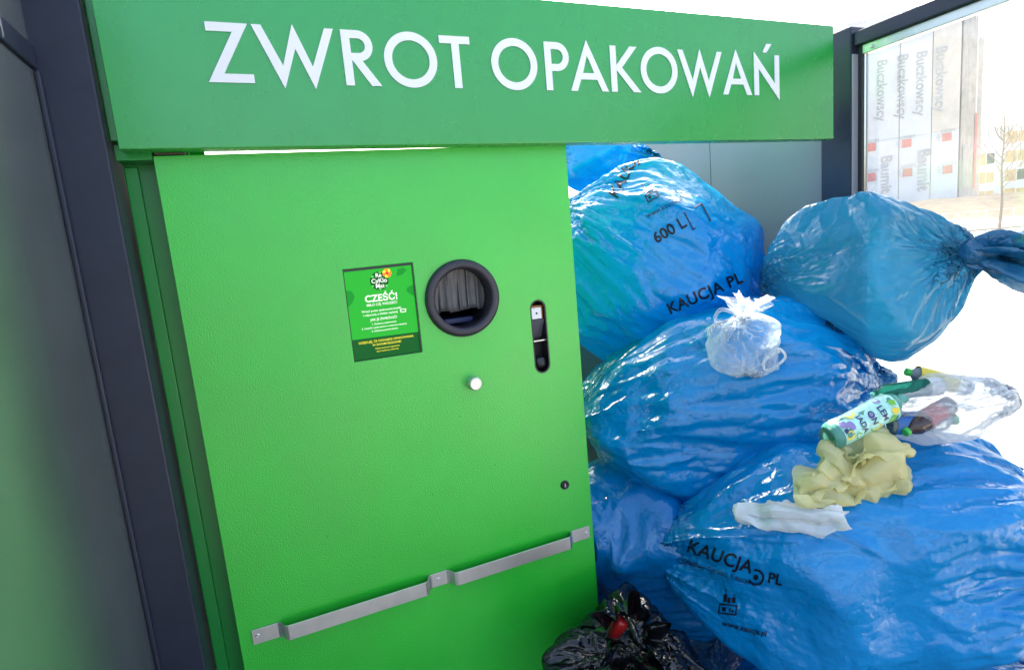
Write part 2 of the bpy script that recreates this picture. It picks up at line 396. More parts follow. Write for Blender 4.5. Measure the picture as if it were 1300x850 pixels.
# left wing: satin panel that mirrors the machine, its top rail
box('side_panel', -.192, -.172, -1.02, -.0405, .02, 1.998, M_panel, sh, .001)
box('upper_side_panel', -.192, -.172, -1.02, -.0405, 2.047, 2.21, M_panel, sh, .001)
box('top_rail', -.205, -.166, -1.02, -.043, 2.0, 2.045, M_post, sh, .003)
box('beam', -.215, -.150, -1.02, -.043, 2.215, 2.265, M_beam, sh, .003)
box('corner_strip', -.1715, -.162, -.052, -.0405, .02, 1.997, M_post, sh, .003)
# right wing: beam, glazing channel, glass
rb = box('beam', 2.112, 2.176, -1.02, -.043, 2.150, 2.195, M_beam, sh, .003)
box('glazing_channel', 2.128, 2.160, -1.02, -.062, 2.120, 2.149, M_steel, rb, .002)
box('bolt', 2.120, 2.127, -.10, -.09, 2.128, 2.138, M_steel, rb, .001)
box('glazing_bead', 2.130, 2.158, -.060, -.0455, .03, 2.148, M_gasket, sh, .002)
box('glass_pane', 2.140, 2.148, -1.02, -.062, .05, 2.1195, M_glass, sh, 0)
box('bottom_rail', 2.118, 2.170, -1.02, -.043, .0, .045, M_beam, sh, .003)
box('front_post', 2.104, 2.184, -1.105, -1.024, 0, 2.2, M_post, sh, .004)
# closed end wall and back wall behind the bags
for k in range(2):
    box('wall_panel', 2.150, 2.180, .080+k*.62, .080+k*.62+.617, .03, 2.24, M_grey, sh, .002)
box('rear_post', 2.104, 2.184, 1.325, 1.405, 0, 2.24, M_post, sh, .004)
for k in range(3):
    box('back_wall_panel', 1.02+k*.36, 1.02+k*.36+.357, 1.33, 1.36, .03, 1.80, M_grey, sh, .002)

# ================================================================== sign board
SY = -.05
sg = empty('sign_board', (.97, SY, 1.848))
tag(sg, 'long green sign board with white capital lettering above the machine', 'sign')
box('panel', -.057, 2.006, SY, SY+.045, 1.848, 2.207, M_sign, sg, .0025)
box('sun_block_lip', -.0772, 2.004, SY+.0455, SY+.14, 1.874, 2.19, M_sign, sg, .002)  # added behind the sign to keep sun off the left panel and post
z0, z1, T = 1.982, 2.103, .019
def arc(cx, cz, r, a0, a1, n=14, rz=None):
    rz = rz or r
    return [(cx+r*math.cos(math.radians(a0+(a1-a0)*k/n)), cz+rz*math.sin(math.radians(a0+(a1-a0)*k/n))) for k in range(n+1)]
def L_O(c): return [arc(c, 2.0435, .0643, 0, 354, 59, .0632), arc(c, 2.0435, .0453, 0, 354, 59, .0442)]
def L_W(x, s=1):
    f = lambda a: x+(a-.226)*s
    return [[(f(.226), z1), (f(.2455), z1), (f(.2805), 2.020), (f(.310), 2.108), (f(.343), 2.020), (f(.3775), z1), (f(.397), z1), (f(.3435), 1.972), (f(.3105), 2.057), (f(.2785), 1.972)]]
def L_A(a, b, c):
    w = .0205
    lx = lambda z: a+(b-a)*(z-z0)/(2.113-z0); rx = lambda z: c+(b-c)*(z-z0)/(2.113-z0)
    return [[(a, z0), (b, 2.113), (c, z0), (c-w, z0), (rx(2.012)-w, 2.012), (lx(2.012)+w, 2.012), (a+w, z0)],
            [(lx(2.0285)+w, 2.0285), (b, 2.074), (rx(2.0285)-w, 2.0285)]]
def L_P(x, leg=False):
    cz = 2.0695 if leg else 2.067; r = z1-cz
    out = [(x, z0), (x, z1), (x+.036, z1)]+arc(x+.036, cz, r, 90, -90)[1:]
    if leg: out = out[:-1]+[(x+.043, 2.0365), (x+.082, z0), (x+.0585, z0), (x+T+.002, 2.0365), (x+T, 2.0365), (x+T, z0)]
    else: out += [(x+T, cz-r), (x+T, z0)]
    ri = r-.0175
    return [out, [(x+T, cz+ri), (x+.036, cz+ri)]+arc(x+.036, cz, ri, 90, -90)[1:]+[(x+T, cz-ri)]]
letters = [
    [[(.137, z1), (.219, z1), (.160, 2.000), (.218, 2.000), (.218, z0), (.128, z0), (.187, 2.085), (.137, 2.085)]],
    L_W(.226), L_P(.412, True), L_O(.570),
    [[(.644, z1), (.722, z1), (.722, 2.0855), (.6935, 2.0855), (.6935, z0), (.674, z0), (.674, 2.0855), (.644, 2.0855)]],
    L_O(.8405), L_P(.928), L_A(1.001, 1.056, 1.120),
    [[(1.130, z0), (1.130, z1), (1.149, z1), (1.149, 2.052), (1.195, z1), (1.219, z1), (1.167, 2.0465), (1.228, z0), (1.203, z0), (1.149, 2.040), (1.149, z0)]],
    L_O(1.294), L_W(1.360, .968), L_A(1.527, 1.580, 1.643),
    [[(1.653, z0), (1.653, 2.110), (1.739, 2.018), (1.739, z1), (1.758, z1), (1.758, 1.968), (1.672, 2.061), (1.672, z0)]]]
for k, lp in enumerate(letters):
    V, F = poly_extrude(lp, SY-.0028, SY-.0002)
    lo = obj('letter', V, F, M_white, sg)
V, F = poly_extrude([[(1.689, 2.109), (1.705, 2.109), (1.727, 2.135), (1.705, 2.135)]], SY-.0028, SY-.0002)
obj('accent', V, F, M_white, lo)
for x in (.02, 1.93):
    V, F = lathe([(0, .004), (.005, .003), (.006, 0)], 12, (x, SY+.0225, 2.2065), (0, 0, 1)); obj('bolt', V, F, M_steel, sg, True)

# ================================================================== the machine
mc = empty('return_machine', (.5, .4, 0))
tag(mc, 'tall green bottle return machine with screen, round intake and steel bar', 'vending machine')
box('cabinet', -.076, 1.004, .320, 1.05, .02, 1.80, M_cab, mc, .004)
box('cabinet_side', -.0755, -.0005, .085, .3195, .02, 1.93, M_cab, mc, .003)
box('cabinet_side', .965, 1.003, .085, .3195, .02, 1.80, M_cab, mc, .003)
box('cabinet_top', .0, .9645, .085, .3195, 1.76, 1.80, M_cab, mc, .003)
box('cabinet_frame', -.0735, -.046, .050, .0608, .02, 1.83, M_cab, mc, .003)
# door plate with the three openings
RX, RZ = .654, 1.459
SX, SZ0, SZ1, SW = .874, 1.216, 1.429, .0245
slot = arc(SX, SZ1-SW, SW, 0, 180, 12)+arc(SX, SZ0+SW, SW, 180, 360, 12)
scrn = [(.353, 1.332), (.529, 1.331), (.530, 1.567), (.354, 1.565)]
outer = [(-.006, .04), (1.000, .04), (1.001, 1.853), (-.006, 1.843)]
V, F = poly_extrude([outer, circle(RX, RZ, .086), slot, scrn], 0, .030, .0012)
door = obj('door', V, F, M_door, mc)
for a, b, c, d in ((-.002, .03, .05, 1.83), (.966, .996, .05, 1.83), (.0305, .9655, 1.80, 1.83)):
    box('door_return', a, b, .0305, .06, c, d, M_cab, door, .002)
box('sun_block_cap', -.0745, .09, .0612, .0842, .06, 1.867, M_cab, mc, .001)  # added block: stops sun leaking through the recess onto the left panel
box('sun_block_top', -.0745, -.0075, .002, .0605, 1.835, 1.867, M_cab, mc, .001)  # added over the recess against the same sun leak
box('sun_block_bridge', -.006, .06, .0312, .0605, 1.8305, 1.862, M_cab, mc, .001)  # added behind the door's top corner to close the sun gap
# door hinge tab and lock
box('hinge_tab', -.004, .055, .004, .034, 1.8455, 1.8535, mat('brown_steel', (.10, .075, .065), .45, metal=.5), door, .0015)
V, F = lathe([(0, .004), (.0075, .004), (.0095, .006), (.013, .005), (.014, 0)], 24, (.914, -.0002, .864), (0, -1, 0)); lk = obj('lock', V, F, M_black, door, True)
box('keyhole', .9125, .9155, -.0050, -.0042, .859, .869, M_steel, lk, 0)
# round steel button
V, F = lathe([(0, .030), (.0155, .030), (.0178, .0275), (.018, .004), (.0195, 0)], 32, (.658, 0, 1.227), (0, -1, 0)); obj('knob', V, F, M_steel, door, False, bevel=0)
# intake: ring, throat, rubber flaps
V, F = lathe([(.088, -.03), (.0785, -.025), (.0785, .006), (.082, .0135), (.088, .0155), (.096, .0150), (.1015, .011), (.1035, .004), (.104, .0002), (.085, .0002)], 72, (RX, 0, RZ), (0, -1, 0))
ring = obj('intake_ring', V, F, M_ring, door, True)
V, F = lathe([(.0785, .026), (.0785, .10), (.074, .26), (0, .27)], 48, (RX, 0, RZ), (0, 1, 0)); obj('throat', V, F, M_throat, ring, True)
box('conveyor', RX-.045, RX+.045, .06, .24, RZ-.074, RZ-.058, mat('blue_belt', (.02, .03, .10), .4), ring, .004)
xs = [-.088, -.053, -.028, .002, .026, .053, .086]
rf = random.Random(2)
for k in range(6):
    a, b = xs[k]+.001, xs[k+1]+.0015; n = 8; Vv = []; Ff = []
    zt = lambda x: math.sqrt(max(0, .0778**2-x*x))
    zb = -.036+.003*math.sin(k*2.1)
    tw = rf.uniform(-.010, .010); bow = rf.uniform(.006, .014)
    for i in range(n+1):
        t = i/n
        for j in range(5):
            s = j/4; x = a+(b-a)*s
            z = (1-t)*min(.088, max(zt(a), zt(b))+.012) + t*zb
            y = .030+bow*math.sin(t*math.pi*.6)+tw*(s-.5)*t*1.6+.006*math.sin(s*math.pi)+.004*(k % 2)
            for d in (0, 1): Vv.append((RX+x, y+d*.002, RZ+z))
    def ix(i, j, d): return (i*5+j)*2+d
    for i in range(n):
        for j in range(4):
            Ff += [(ix(i, j, 0), ix(i+1, j, 0), ix(i+1, j+1, 0), ix(i, j+1, 0)), (ix(i, j, 1), ix(i, j+1, 1), ix(i+1, j+1, 1), ix(i+1, j, 1))]
        Ff += [(ix(i, 0, 0), ix(i, 0, 1), ix(i+1, 0, 1), ix(i+1, 0, 0)), (ix(i, 4, 0), ix(i+1, 4, 0), ix(i+1, 4, 1), ix(i, 4, 1))]
    for j in range(4): Ff.append((ix(n, j, 0), ix(n, j, 1), ix(n, j+1, 1), ix(n, j+1, 0)))
    obj('rubber_flap', Vv, Ff, M_flap, ring, True)
# receipt and scanner slot
V, F = poly_extrude([[(SX+(x-SX)*1.0, z) for x, z in slot], [(SX+(x-SX)*.86, SZ0+.0035+(z-SZ0)*.967) for x, z in slot]], .0005, .028); sl = obj('slot_liner', V, F, M_black, door)
box('slot_back', SX-.03, SX+.03, .045, .0475, SZ0-.01, SZ1+.01, M_throat, sl, 0)
box('scanner_housing', SX-.0205, SX+.0205, .012, .0445, 1.372, 1.412, M_gold, sl, .003)
sw = box('scanner_window', SX-.0175, SX+.0135, .008, .0118, 1.374, 1.406, mat('white_scanner_face', (.85, .83, .80), .3), sl, .001)
V, F = lathe([(0, .0012), (.003, .001), (.0032, 0)], 14, (SX-.002, .008, 1.390), (0, -1, 0)); obj('scanner_lens', V, F, M_black, sw)
V = [(SX-.0205, .006, 1.372), (SX+.0205, .006, 1.372), (SX+.0205, .036, 1.316), (SX-.0205, .036, 1.316), (SX-.0205, .040, 1.372), (SX+.0205, .040, 1.372), (SX+.0205, .0445, 1.316), (SX-.0205, .0445, 1.316)]
obj('receipt_chute', V, BOXF, mat('grey_chute', (.11, .11, .13), .4), sl, bevel=.001)
box('tear_edge', SX-.0205, SX+.0205, .010, .012, 1.3085, 1.3115, M_steel, sl, 0)
V, F = lathe([(.0205, -.012), (.0195, 0), (.014, .010), (.006, .014), (0, .0145)], 20, (SX, .018, 1.240), (0, -.5, -.86)); obj('receipt_cup', V, F, M_black, sl, True)
# bumper bar: one bent strip, proud of the door between its fixings
prof = [(.024, 0), (.084, 0), (.092, -.004), (.101, -.024), (.108, -.0275), (.458, -.0275), (.465, -.024), (.473, -.004), (.480, 0), (.524, 0), (.531, -.004), (.541, -.024), (.549, -.0275), (.902, -.0275), (.909, -.024), (.917, -.004), (.925, 0), (.986, 0)]
V = []; F = []; zb0, zb1 = .672, .711; tb = .0035
for x, y in prof:
    zz = .004*(x-.5)
    V += [(x, y-.0006-tb, zb0+zz), (x, y-.0006-tb, zb1+zz), (x, y-.0006, zb1+zz), (x, y-.0006, zb0+zz)]
for i in range(len(prof)-1):
    for k in range(4): F.append((i*4+k, i*4+(k+1) % 4, i*4+4+(k+1) % 4, i*4+4+k))
F += [(3, 2, 1, 0), tuple(len(V)-4+k for k in range(4))]
bar = obj('bumper_bar', V, F, M_steel, door, bevel=.0008)
for x in (.036, .500, .975):
    V, F = lathe([(0, .0016), (.002, .0016), (.0022, .0026), (.0042, .0022), (.0052, 0)], 16, (x, -.0041, .692), (0, -1, 0)); obj('screw', V, F, M_steel, bar, True)
# small scratches and drips on the door paint
M_mark = mat('dark_scuff', (.01, .10, .02), .6)
rk = random.Random(9)
for k in range(9):
    x = rk.uniform(.15, .93); z = rk.uniform(.75, 1.25); h = rk.uniform(.002, .006); w = rk.uniform(.0008, .0018)
    V, F = poly_extrude([[(x, z), (x+w, z+h*.2), (x+w*.6, z+h), (x-w*.2, z+h*.7)]], -.0006, -.0001); obj('paint_chip', V, F, M_mark, door)

# screen
scr = obj('screen', *poly_extrude([scrn], .0085, .014), emit('screen_green', (.030, .62, .045), .17), door)
frm = obj('screen_bezel', *poly_extrude([[(.3535, 1.3325), (.5285, 1.3315), (.5295, 1.5665), (.3545, 1.5645)], [(.355, 1.3335), (.5255, 1.3325), (.5265, 1.5600), (.356, 1.5580)]], .001, .0075), M_black, scr)
E_wh = emit('screen_white', (.95, 1, .92), .24); E_dk = emit('screen_dark_green', (.002, .16, .02), .15); E_ye = emit('screen_yellow', (.95, .85, .06), .22)
E_md = emit('screen_leaf', (.008, .40, .03), .17); E_lt = emit('screen_light', (.16, .80, .12), .2); E_or = emit('screen_orange', (1, .32, .03), .22); E_rd = emit('screen_red', (.9, .05, .03), .22)
def flat(name, loops, m, parent, y=.0080): return obj(name, *poly_extrude(loops, y, y+.0004), m, parent)
flat('screen_band', [[(.3545, 1.3325), (.528, 1.3315), (.5283, 1.385), (.3547, 1.387)]], E_dk, scr)
flat('leaf_shape', [[(.354, 1.468), (.368, 1.480), (.376, 1.495), (.370, 1.510), (.354, 1.513)]], E_md, scr)
flat('leaf_shape', [[(.5285, 1.478), (.515, 1.486), (.506, 1.496), (.512, 1.505), (.5285, 1.510)]], E_md, scr)
flat('leaf_shape', [[(.486, 1.535), (.502, 1.538), (.514, 1.548), (.507, 1.556), (.490, 1.553)]], E_md, scr)
lg = flat('logo_disc', [circle(.441, 1.528, .0235, 32)], E_dk, scr, .0078)
for k in range(7):
    a = k*2*math.pi/7; flat('logo_petal', [circle(.4625+.0075*math.cos(a), 1.5455+.0075*math.sin(a), .0048, 12)], E_ye if k % 2 else E_or, lg, .0070-.00005*k)
flat('logo_flower_centre', [circle(.4625, 1.5455, .0042, 12)], E_rd, lg, .0064)
for k, (dx, dz, r) in enumerate([(-.016, .012, .005), (.004, .021, .004), (-.018, -.012, .004), (.017, -.014, .005), (0, -.021, .004)]):
    flat('logo_leaf', [[(.441+dx-r, 1.528+dz), (.441+dx, 1.528+dz+r*.7), (.441+dx+r, 1.528+dz), (.441+dx, 1.528+dz-r*.7)]], E_lt, lg, .0074)
def scrtext(s, x, z, size, m, parent=scr, bold=.0, y=.0072, name='screen_text', align='CENTER'):
    P2, F2 = text2d(s, size, bold, align)
    return obj(name, [(x+a, y, z+b) for a, b in P2], [f for f in F2], m, parent)
scrtext('Re', .440, 1.5375, .0145, E_wh, lg, .02, .0060, 'logo_text')
scrtext('CyKlo', .4405, 1.5235, .0155, E_wh, lg, .02, .0060, 'logo_text')
scrtext('Mat', .441, 1.5105, .0145, E_wh, lg, .02, .0060, 'logo_text')
scrtext('CZEŚĆ!', .441, 1.4775, .0240, E_wh, bold=.025)
scrtext('MIŁO CIĘ WIDZIEĆ!', .441, 1.4665, .0088, E_wh, bold=.01)
scrtext('Wrzuć puste opakowania butelki', .438, 1.4520, .0075, E_wh, bold=.012)
scrtext('i odpocznij, a będzie czyściej', .434, 1.4425, .0075, E_wh, bold=.012)
flat('basket_icon', [[(.486, 1.441), (.499, 1.441), (.501, 1.450), (.484, 1.450)], [(.488, 1.443), (.497, 1.443), (.4985, 1.448), (.4865, 1.448)]], E_wh, scr, .0074)
scrtext('JAK JE ZWRÓCIĆ?', .441, 1.4290, .0085, E_wh, bold=.02)
scrtext('1. Zeskanuj opakowanie', .440, 1.4185, .0065, E_wh, bold=.01)
scrtext('2. Umieść opakowanie w otworze maszyny', .440, 1.4095, .0065, E_wh, bold=.01)
scrtext('3. Odbierz potwierdzenie', .440, 1.4005, .0065, E_wh, bold=.01)
scrtext('DZIĘKUJĘ, ŻE ODDAJESZ OPAKOWANIA', .441, 1.3740, .0077, E_ye, bold=.018)
scrtext('W SWOIM REGIONIE!', .441, 1.3645, .0077, E_ye, bold=.018)
scrtext('Opakowania bez zgniatania', .441, 1.3555, .0058, E_ye, bold=.01)
scrtext('kod kreskowy widoczny', .441, 1.3480, .0058, E_ye, bold=.01)

# ================================================================== far things seen through the glass
F2 = np.array([CF[0], CF[1]]); F2 /= np.linalg.norm(F2); R2 = np.array([F2[1], -F2[0]])
def far(u, D):
    """ground point in the direction of picture column u near the horizon, D metres away along the view"""
    d = RW.T @ np.array([(u-650)/FPX, (262-425)/FPX, 1.]); return CAM[:2]+d[:2]*D
def at_h(u, v, D): d = RW.T @ np.array([(u-650)/FPX, (v-425)/FPX, 1.]); return CAM+d*D
# sandy bank
rb_ = np.random.default_rng(5)
nu, nv = 60, 10; V = []; F = []
for i in range(nu):
    for j in range(nv):
        p = far(700+i*22, 38+j*3.4); h = 2.6*(1-math.cos(math.pi*min(1, j/6)))/2+rb_.uniform(-.16, .16)*(j > 0)-(.05 if j == 0 else 0)
        V.append((p[0], p[1], h))
for i in range(nu-1):
    for j in range(nv-1): F.append((i*nv+j, i*nv+j+1, (i+1)*nv+j+1, (i+1)*nv+j))
bank = obj('embankment', V, F, M_soil, None, True); bank['kind'] = 'structure'
k0, k1 = far(900, 36), far(1700, 36)
dk = (k1-k0)/np.linalg.norm(k1-k0); nk = np.array([-dk[1], dk[0]])*.15
obj('kerb', [(*(k0-nk), 0), (*(k1-nk), 0), (*(k1+nk), 0), (*(k0+nk), 0), (*(k0-nk), .13), (*(k1-nk), .13), (*(k1+nk), .13), (*(k0+nk), .13)], BOXF, mat('buff_kerb', (.45, .36, .27), .9, mottle=(2, .15)), None, bevel=.01)['kind'] = 'structure'
# mesh fence in front of the bank
fp = far(1130, 37.2); fe = far(1460, 37.2); fd = (fe-fp)/np.linalg.norm(fe-fp); fn = np.array([-fd[1], fd[0]])
fen = empty('wire_fence', (*fp, 0)); tag(fen, 'low galvanised wire fence along the foot of the sandy bank', 'fence')
flen = float(np.linalg.norm(fe-fp)); npost = int(flen/.9)
post0 = None
for k in range(npost+1):
    if post0 is None: post0 = o = obj('fence_post', [(a*.03, b*.03, z) for z in (0, 1.3) for a, b in ((-1, -1), (1, -1), (1, 1), (-1, 1))], BOXF, M_galv)
    else: o = post0.copy(); COL.objects.link(o)
    o.parent = fen; o.location = (*(fd*.9*k), 0)
for z in (.15, .7, 1.25):
    obj('fence_rail', tube([(*(fp+fn*.05), z), (*(fe+fn*.05), z)], .018, 6)[0], tube([(0, 0, 0), (1, 0, 0)], .02, 6)[1], M_galv, fen)
# wrapped building
bc = far(1215, 66); fdir = -R2*math.cos(math.radians(31))+F2*math.sin(math.radians(31)); sdir = R2*math.cos(math.radians(28))+F2*math.sin(math.radians(28))
ndir = np.array([fdir[1], -fdir[0]]);
if ndir @ F2 > 0: ndir = -ndir
ndr2 = np.array([sdir[1], -sdir[0]])
if ndr2 @ F2 > 0: ndr2 = -ndr2
def bp(s, z, off=0): p = bc+fdir*s+ndir*off; return (p[0], p[1], z)
def bs(s, z, off=0): p = bc+sdir*s+ndr2*off; return (p[0], p[1], z)
bld = empty('wrapped_building', (*bc, 0)); tag(bld, 'tall unfinished building wrapped in white printed sheeting beyond the glass', 'building')
BH = 24.5; Wf = 21.0; Ws = 4.6
A, B, C_, D_ = bp(.3, 0, -.3), bp(Wf, 0, -.3), None, None
q0 = bc+fdir*.35+sdir*.35; q1 = bc+fdir*Wf+sdir*.35; q2 = bc+fdir*Wf+sdir*Ws; q3 = bc+fdir*.35+sdir*Ws
obj('wall', [(*q, z) for z in (0, BH-.3) for q in (q0, q1, q2, q3)], BOXF, M_pale, bld)
def wsheet(name, fn_, s0, s1, za, zb, m, seed, top_wave=0):
    rg = np.random.default_rng(seed); n1, n2 = 9, 13; V = []; F = []
    for i in range(n1):
        for j in range(n2):
            s = s0+(s1-s0)*i/(n1-1); z = za+(zb-za)*j/(n2-1)
            edge = i in (0, n1-1)
            z += (top_wave*rg.uniform(-1, 1) if j == n2-1 else 0)
            V.append(fn_(s, z, .12+.10*math.sin(math.pi*i/(n1-1))+rg.uniform(-.05, .05)*(not edge)))
    for i in range(n1-1):
        for j in range(n2-1): F.append((i*n2+j, (i+1)*n2+j, (i+1)*n2+j+1, i*n2+j+1))
    return obj(name, V, F, m, bld, True)
cols = [.0, 2.6, 5.7, 8.9, 12.3, 16.5, 21]
for k in range(6):
    wsheet('sheet', bp, cols[k]+.04, cols[k+1]-.04, 10.4, BH, M_wrap2 if k == 0 else M_wrap, 30+k, .15)
    wsheet('sheet', bp, cols[k]+.04, cols[k+1]-.04, 1.0, 10.36, M_wrap, 50+k)
for k in range(4): wsheet('sheet', bs, .05+k*1.15, .05+k*1.15+1.12+.25*(k == 3), 1.0, BH-.2-(.5, .8, 1.6, 3.4)[k], M_wrap3, 70+k, .45)
def facetext(s, s_at, z_top, size, m, name='sheet_print', rot=True, fn_=bp, bold=.015):
    P2, F_ = text2d(s, size, bold, 'LEFT', fine=None)
    w = P2[:, 0].max()
    if rot: V = [fn_(s_at-b, z_top-a, .30) for a, b in P2]      # reads downwards
    else: V = [fn_(s_at-a, z_top+b, .30) for a, b in P2]
    return obj(name, V, F_, m, bld)
def face_sz(u, v):
    """place (along, height) on the wrapped front seen at (u, v)"""
    d = RW.T @ np.array([(u-650)/FPX, (v-425)/FPX, 1.]); t = ((bc+ndir*.3-CAM[:2]) @ ndir)/(d[:2] @ ndir); q = CAM+d*t
    return float((q[:2]-bc) @ fdir), float(q[2])
def mpx(u, v): return np.linalg.norm(np.array(face_sz(u, v))-np.array(face_sz(u, v+10)))/10
for u_, v_, v2_ in ((1114, 77, 155), (1140, 70, 152), (1164, 66, 148), (1189, 60, 143)):
    P2, _ = text2d('Buczkowscy', 1, .015, 'LEFT'); s_, zt = face_sz(u_, v_); s2_, zb = face_sz(u_, v2_); facetext('Buczkowscy', s_, zt, (zt-zb)/P2[:, 0].max(), M_print)
for u_, v_, v2_ in ((1119, 198, 246), (1166, 190, 243)):
    P2, _ = text2d('Baumit', 1, .03, 'LEFT'); s_, zt = face_sz(u_, v_); s2_, zb = face_sz(u_, v2_); facetext('Baumit', max(s_, 1.7), zt, (zt-zb)/P2[:, 0].max(), M_print, bold=.03)
P2, _ = text2d('Baumit', 1, .03, 'LEFT'); zt, zb = face_sz(1213, 184)[1], face_sz(1213, 236)[1]
facetext('Baumit', -.35, zt, (zt-zb)/P2[:, 0].max(), M_print, fn_=lambda s, z, o: bs(-s, z, o), bold=.03)
for u_, v_ in ((1202, 174), (1203, 215), (1151, 182), (1152, 219), (1106, 187), (1106, 225)):
    s_, z_ = face_sz(u_, v_); g_ = mpx(u_, v_)*5
    q = [bp(s_+dx*g_, z_+dz*g_, .31) for dx, dz in ((-1, -1), (1, -1), (1, 1), (-1, 1))]
    obj('sheet_print', q, [(0, 1, 2, 3)], M_red, bld)
    facetext('DOM', s_+g_*1.3, z_+g_*1.15, g_*1.3, M_print, rot=False, bold=0)
    facetext('MIT', s_+g_*2.3, z_+g_*1.0, g_*1.2, M_print, rot=True, bold=0)
q = [bs(2.9+dx, 8.2+dz, .3) for dx, dz in ((0, -4.5), (.5, -4.5), (.5, 4), (0, 4))]; obj('sheet_print', q, [(0, 1, 2, 3)], M_red, bld)
# apartment block with ochre panels
ab = far(1246, 104); adir = R2*math.cos(math.radians(24))-F2*math.sin(math.radians(24)); an = np.array([adir[1], -adir[0]])
if an @ F2 > 0: an = -an
apt = empty('apartment_block', (*ab, 0)); tag(apt, 'pale apartment block with ochre wall panels behind the bare tree', 'building')
def ap(s, z, off=0): p = ab+adir*s+an*off; return (p[0], p[1], z)
def apbox(name, s0, s1, za, zb, o0, o1, m, parent=apt): return obj(name, [ap(s, z, o) for z in (za, zb) for s, o in ((s0, o0), (s1, o0), (s1, o1), (s0, o1))], BOXF, m, parent)
apbox('wall', -7, 26, 0, 15.2, -10, 0, M_pale)
for r_ in range(4):
    for c_ in range(7):
        s0 = -5.6+c_*4.4; za = 2.2+r_*3.3
        if (r_ == 3 and c_ < 2): continue
        apbox('wall_panel', s0, s0+1.5, za, za+2.0, .02, .12, M_yel)
        w_ = apbox('window', s0+1.6, s0+2.9, za, za+2.0, .02, .10, M_pale); apbox('pane', s0+1.7, s0+2.8, za+.1, za+1.9, .11, .13, M_yel if (r_+c_) % 3 else M_dark, w_)
# bare young tree
tb_ = far(1270.5, 34.6); tr = empty('young_tree', (*tb_, 0)); tag(tr, 'slender bare young tree standing by the fence', 'tree')
rt = random.Random(12)
tp = [(tb_[0]+.03*math.sin(k*.9), tb_[1]+.03*math.cos(k*1.3), k*.75) for k in range(11)]
obj('trunk', *tube(tp, [.085*(1-k/11.5)+.008 for k in range(11)], 8), M_bark, tr, True)
CV, CFc = [], []
def limb(p, d, L, r, depth):
    pts = [p]; dd = Vector(d)
    for k in range(4):
        dd = (dd+Vector((rt.uniform(-.2, .2), rt.uniform(-.2, .2), rt.uniform(0, .22)))).normalized(); pts.append(pts[-1]+dd*L/4)
    v, f = tube(pts, [r*(1-.2*k) for k in range(5)], 5); o_ = len(CV); CV.extend(v); CFc.extend([tuple(i+o_ for i in q) for q in f])
    if depth:
        for k in range(3):
            q = pts[rt.randint(1, 4)]; a = rt.uniform(0, 6.28); limb(q, (dd+Vector((math.cos(a), math.sin(a), .3))*.7).normalized(), L*.55, r*.5, depth-1)
for k in range(26):
    z = rt.uniform(2.4, 7.3); a = rt.uniform(0, 6.28); L = (8.2-z)*.42
    limb(Vector((tb_[0], tb_[1], z)), (math.cos(a)*.75, math.sin(a)*.75, .75), L, .026, 2)
obj('crown', CV, CFc, M_bark, tr, True)
# ================================================================== rubbish bags
def facets(rng, K, jit, d, k=60):
    """radius of a rounded polyhedron in the directions d: taut film over what is inside"""
    nv = rng.standard_normal((K, 3)); nv /= np.linalg.norm(nv, axis=1)[:, None]
    h = 1+jit*rng.uniform(-1, 1, K)
    q = np.maximum((d @ nv.T)/h, 1e-3)
    r = 1/((q**k).sum(-1))**(1/k)
    return np.clip(r/np.median(r), .6, 1.4)
def ridges(X, N, rng, count, size, width, ends):
    """long sharp tension creases running between points of the bag"""
    P = X.reshape(-1, 3); Nn = N.reshape(-1, 3); H = np.zeros(len(P))
    for _ in range(count):
        a = P[rng.integers(len(P))]
        b = P[ends[rng.integers(len(ends))]] if rng.random() < .6 else P[rng.integers(len(P))]
        ab = b-a; L = np.linalg.norm(ab)
        if L < .08: continue
        L2 = min(L, rng.uniform(.15, .5)); ab = ab/L
        t = (P-a) @ ab
        side = np.cross(ab, Nn[np.argmin(((P-a-ab*L2*.5)**2).sum(1))]); side /= np.linalg.norm(side)+1e-9
        s = (P-a) @ side+.015*np.sin(t*rng.uniform(6, 14)+rng.uniform(0, 6))
        up = np.cross(side, ab); near = np.exp(-(((P-a-ab*L2*.5) @ up)/.16)**2)
        win = np.clip(np.minimum(t/L2, 1-t/L2)*4, 0, 1)
        w = width*rng.uniform(.6, 1.5)
        H += near*win*size*rng.uniform(.3, 1)*rng.choice([1, 1, -.7])*np.exp(-np.abs(s)/w)
    return (P+Nn*H[:, None]).reshape(X.shape)
def crumple(X, N, rng, slope, freqs=(3.5, 6, 10, 17)):
    """flat facets with straight creases between them"""
    P = X.reshape(-1, 3); H = np.zeros(len(P)); W = np.stack([np.sin(P @ rng.standard_normal(3)*5+rng.uniform(0, 6)) for _ in range(3)], 1)*.05
    Q = P+W
    for f in freqs:
        for _ in range(3):
            d = rng.standard_normal(3); d /= np.linalg.norm(d); g = rng.standard_normal(3)*f*.9
            t = (Q @ d)*f*rng.uniform(.7, 1.4)+rng.uniform(0, 1)
            mask = np.clip(np.sin(P @ g+rng.uniform(0, 6))*1.6+.1, 0, 1)
            H += mask*slope/f*.5*(2*np.abs(t-np.floor(t+.5))-.5)*2
    return (P+N.reshape(-1, 3)*H[:, None]).reshape(X.shape)
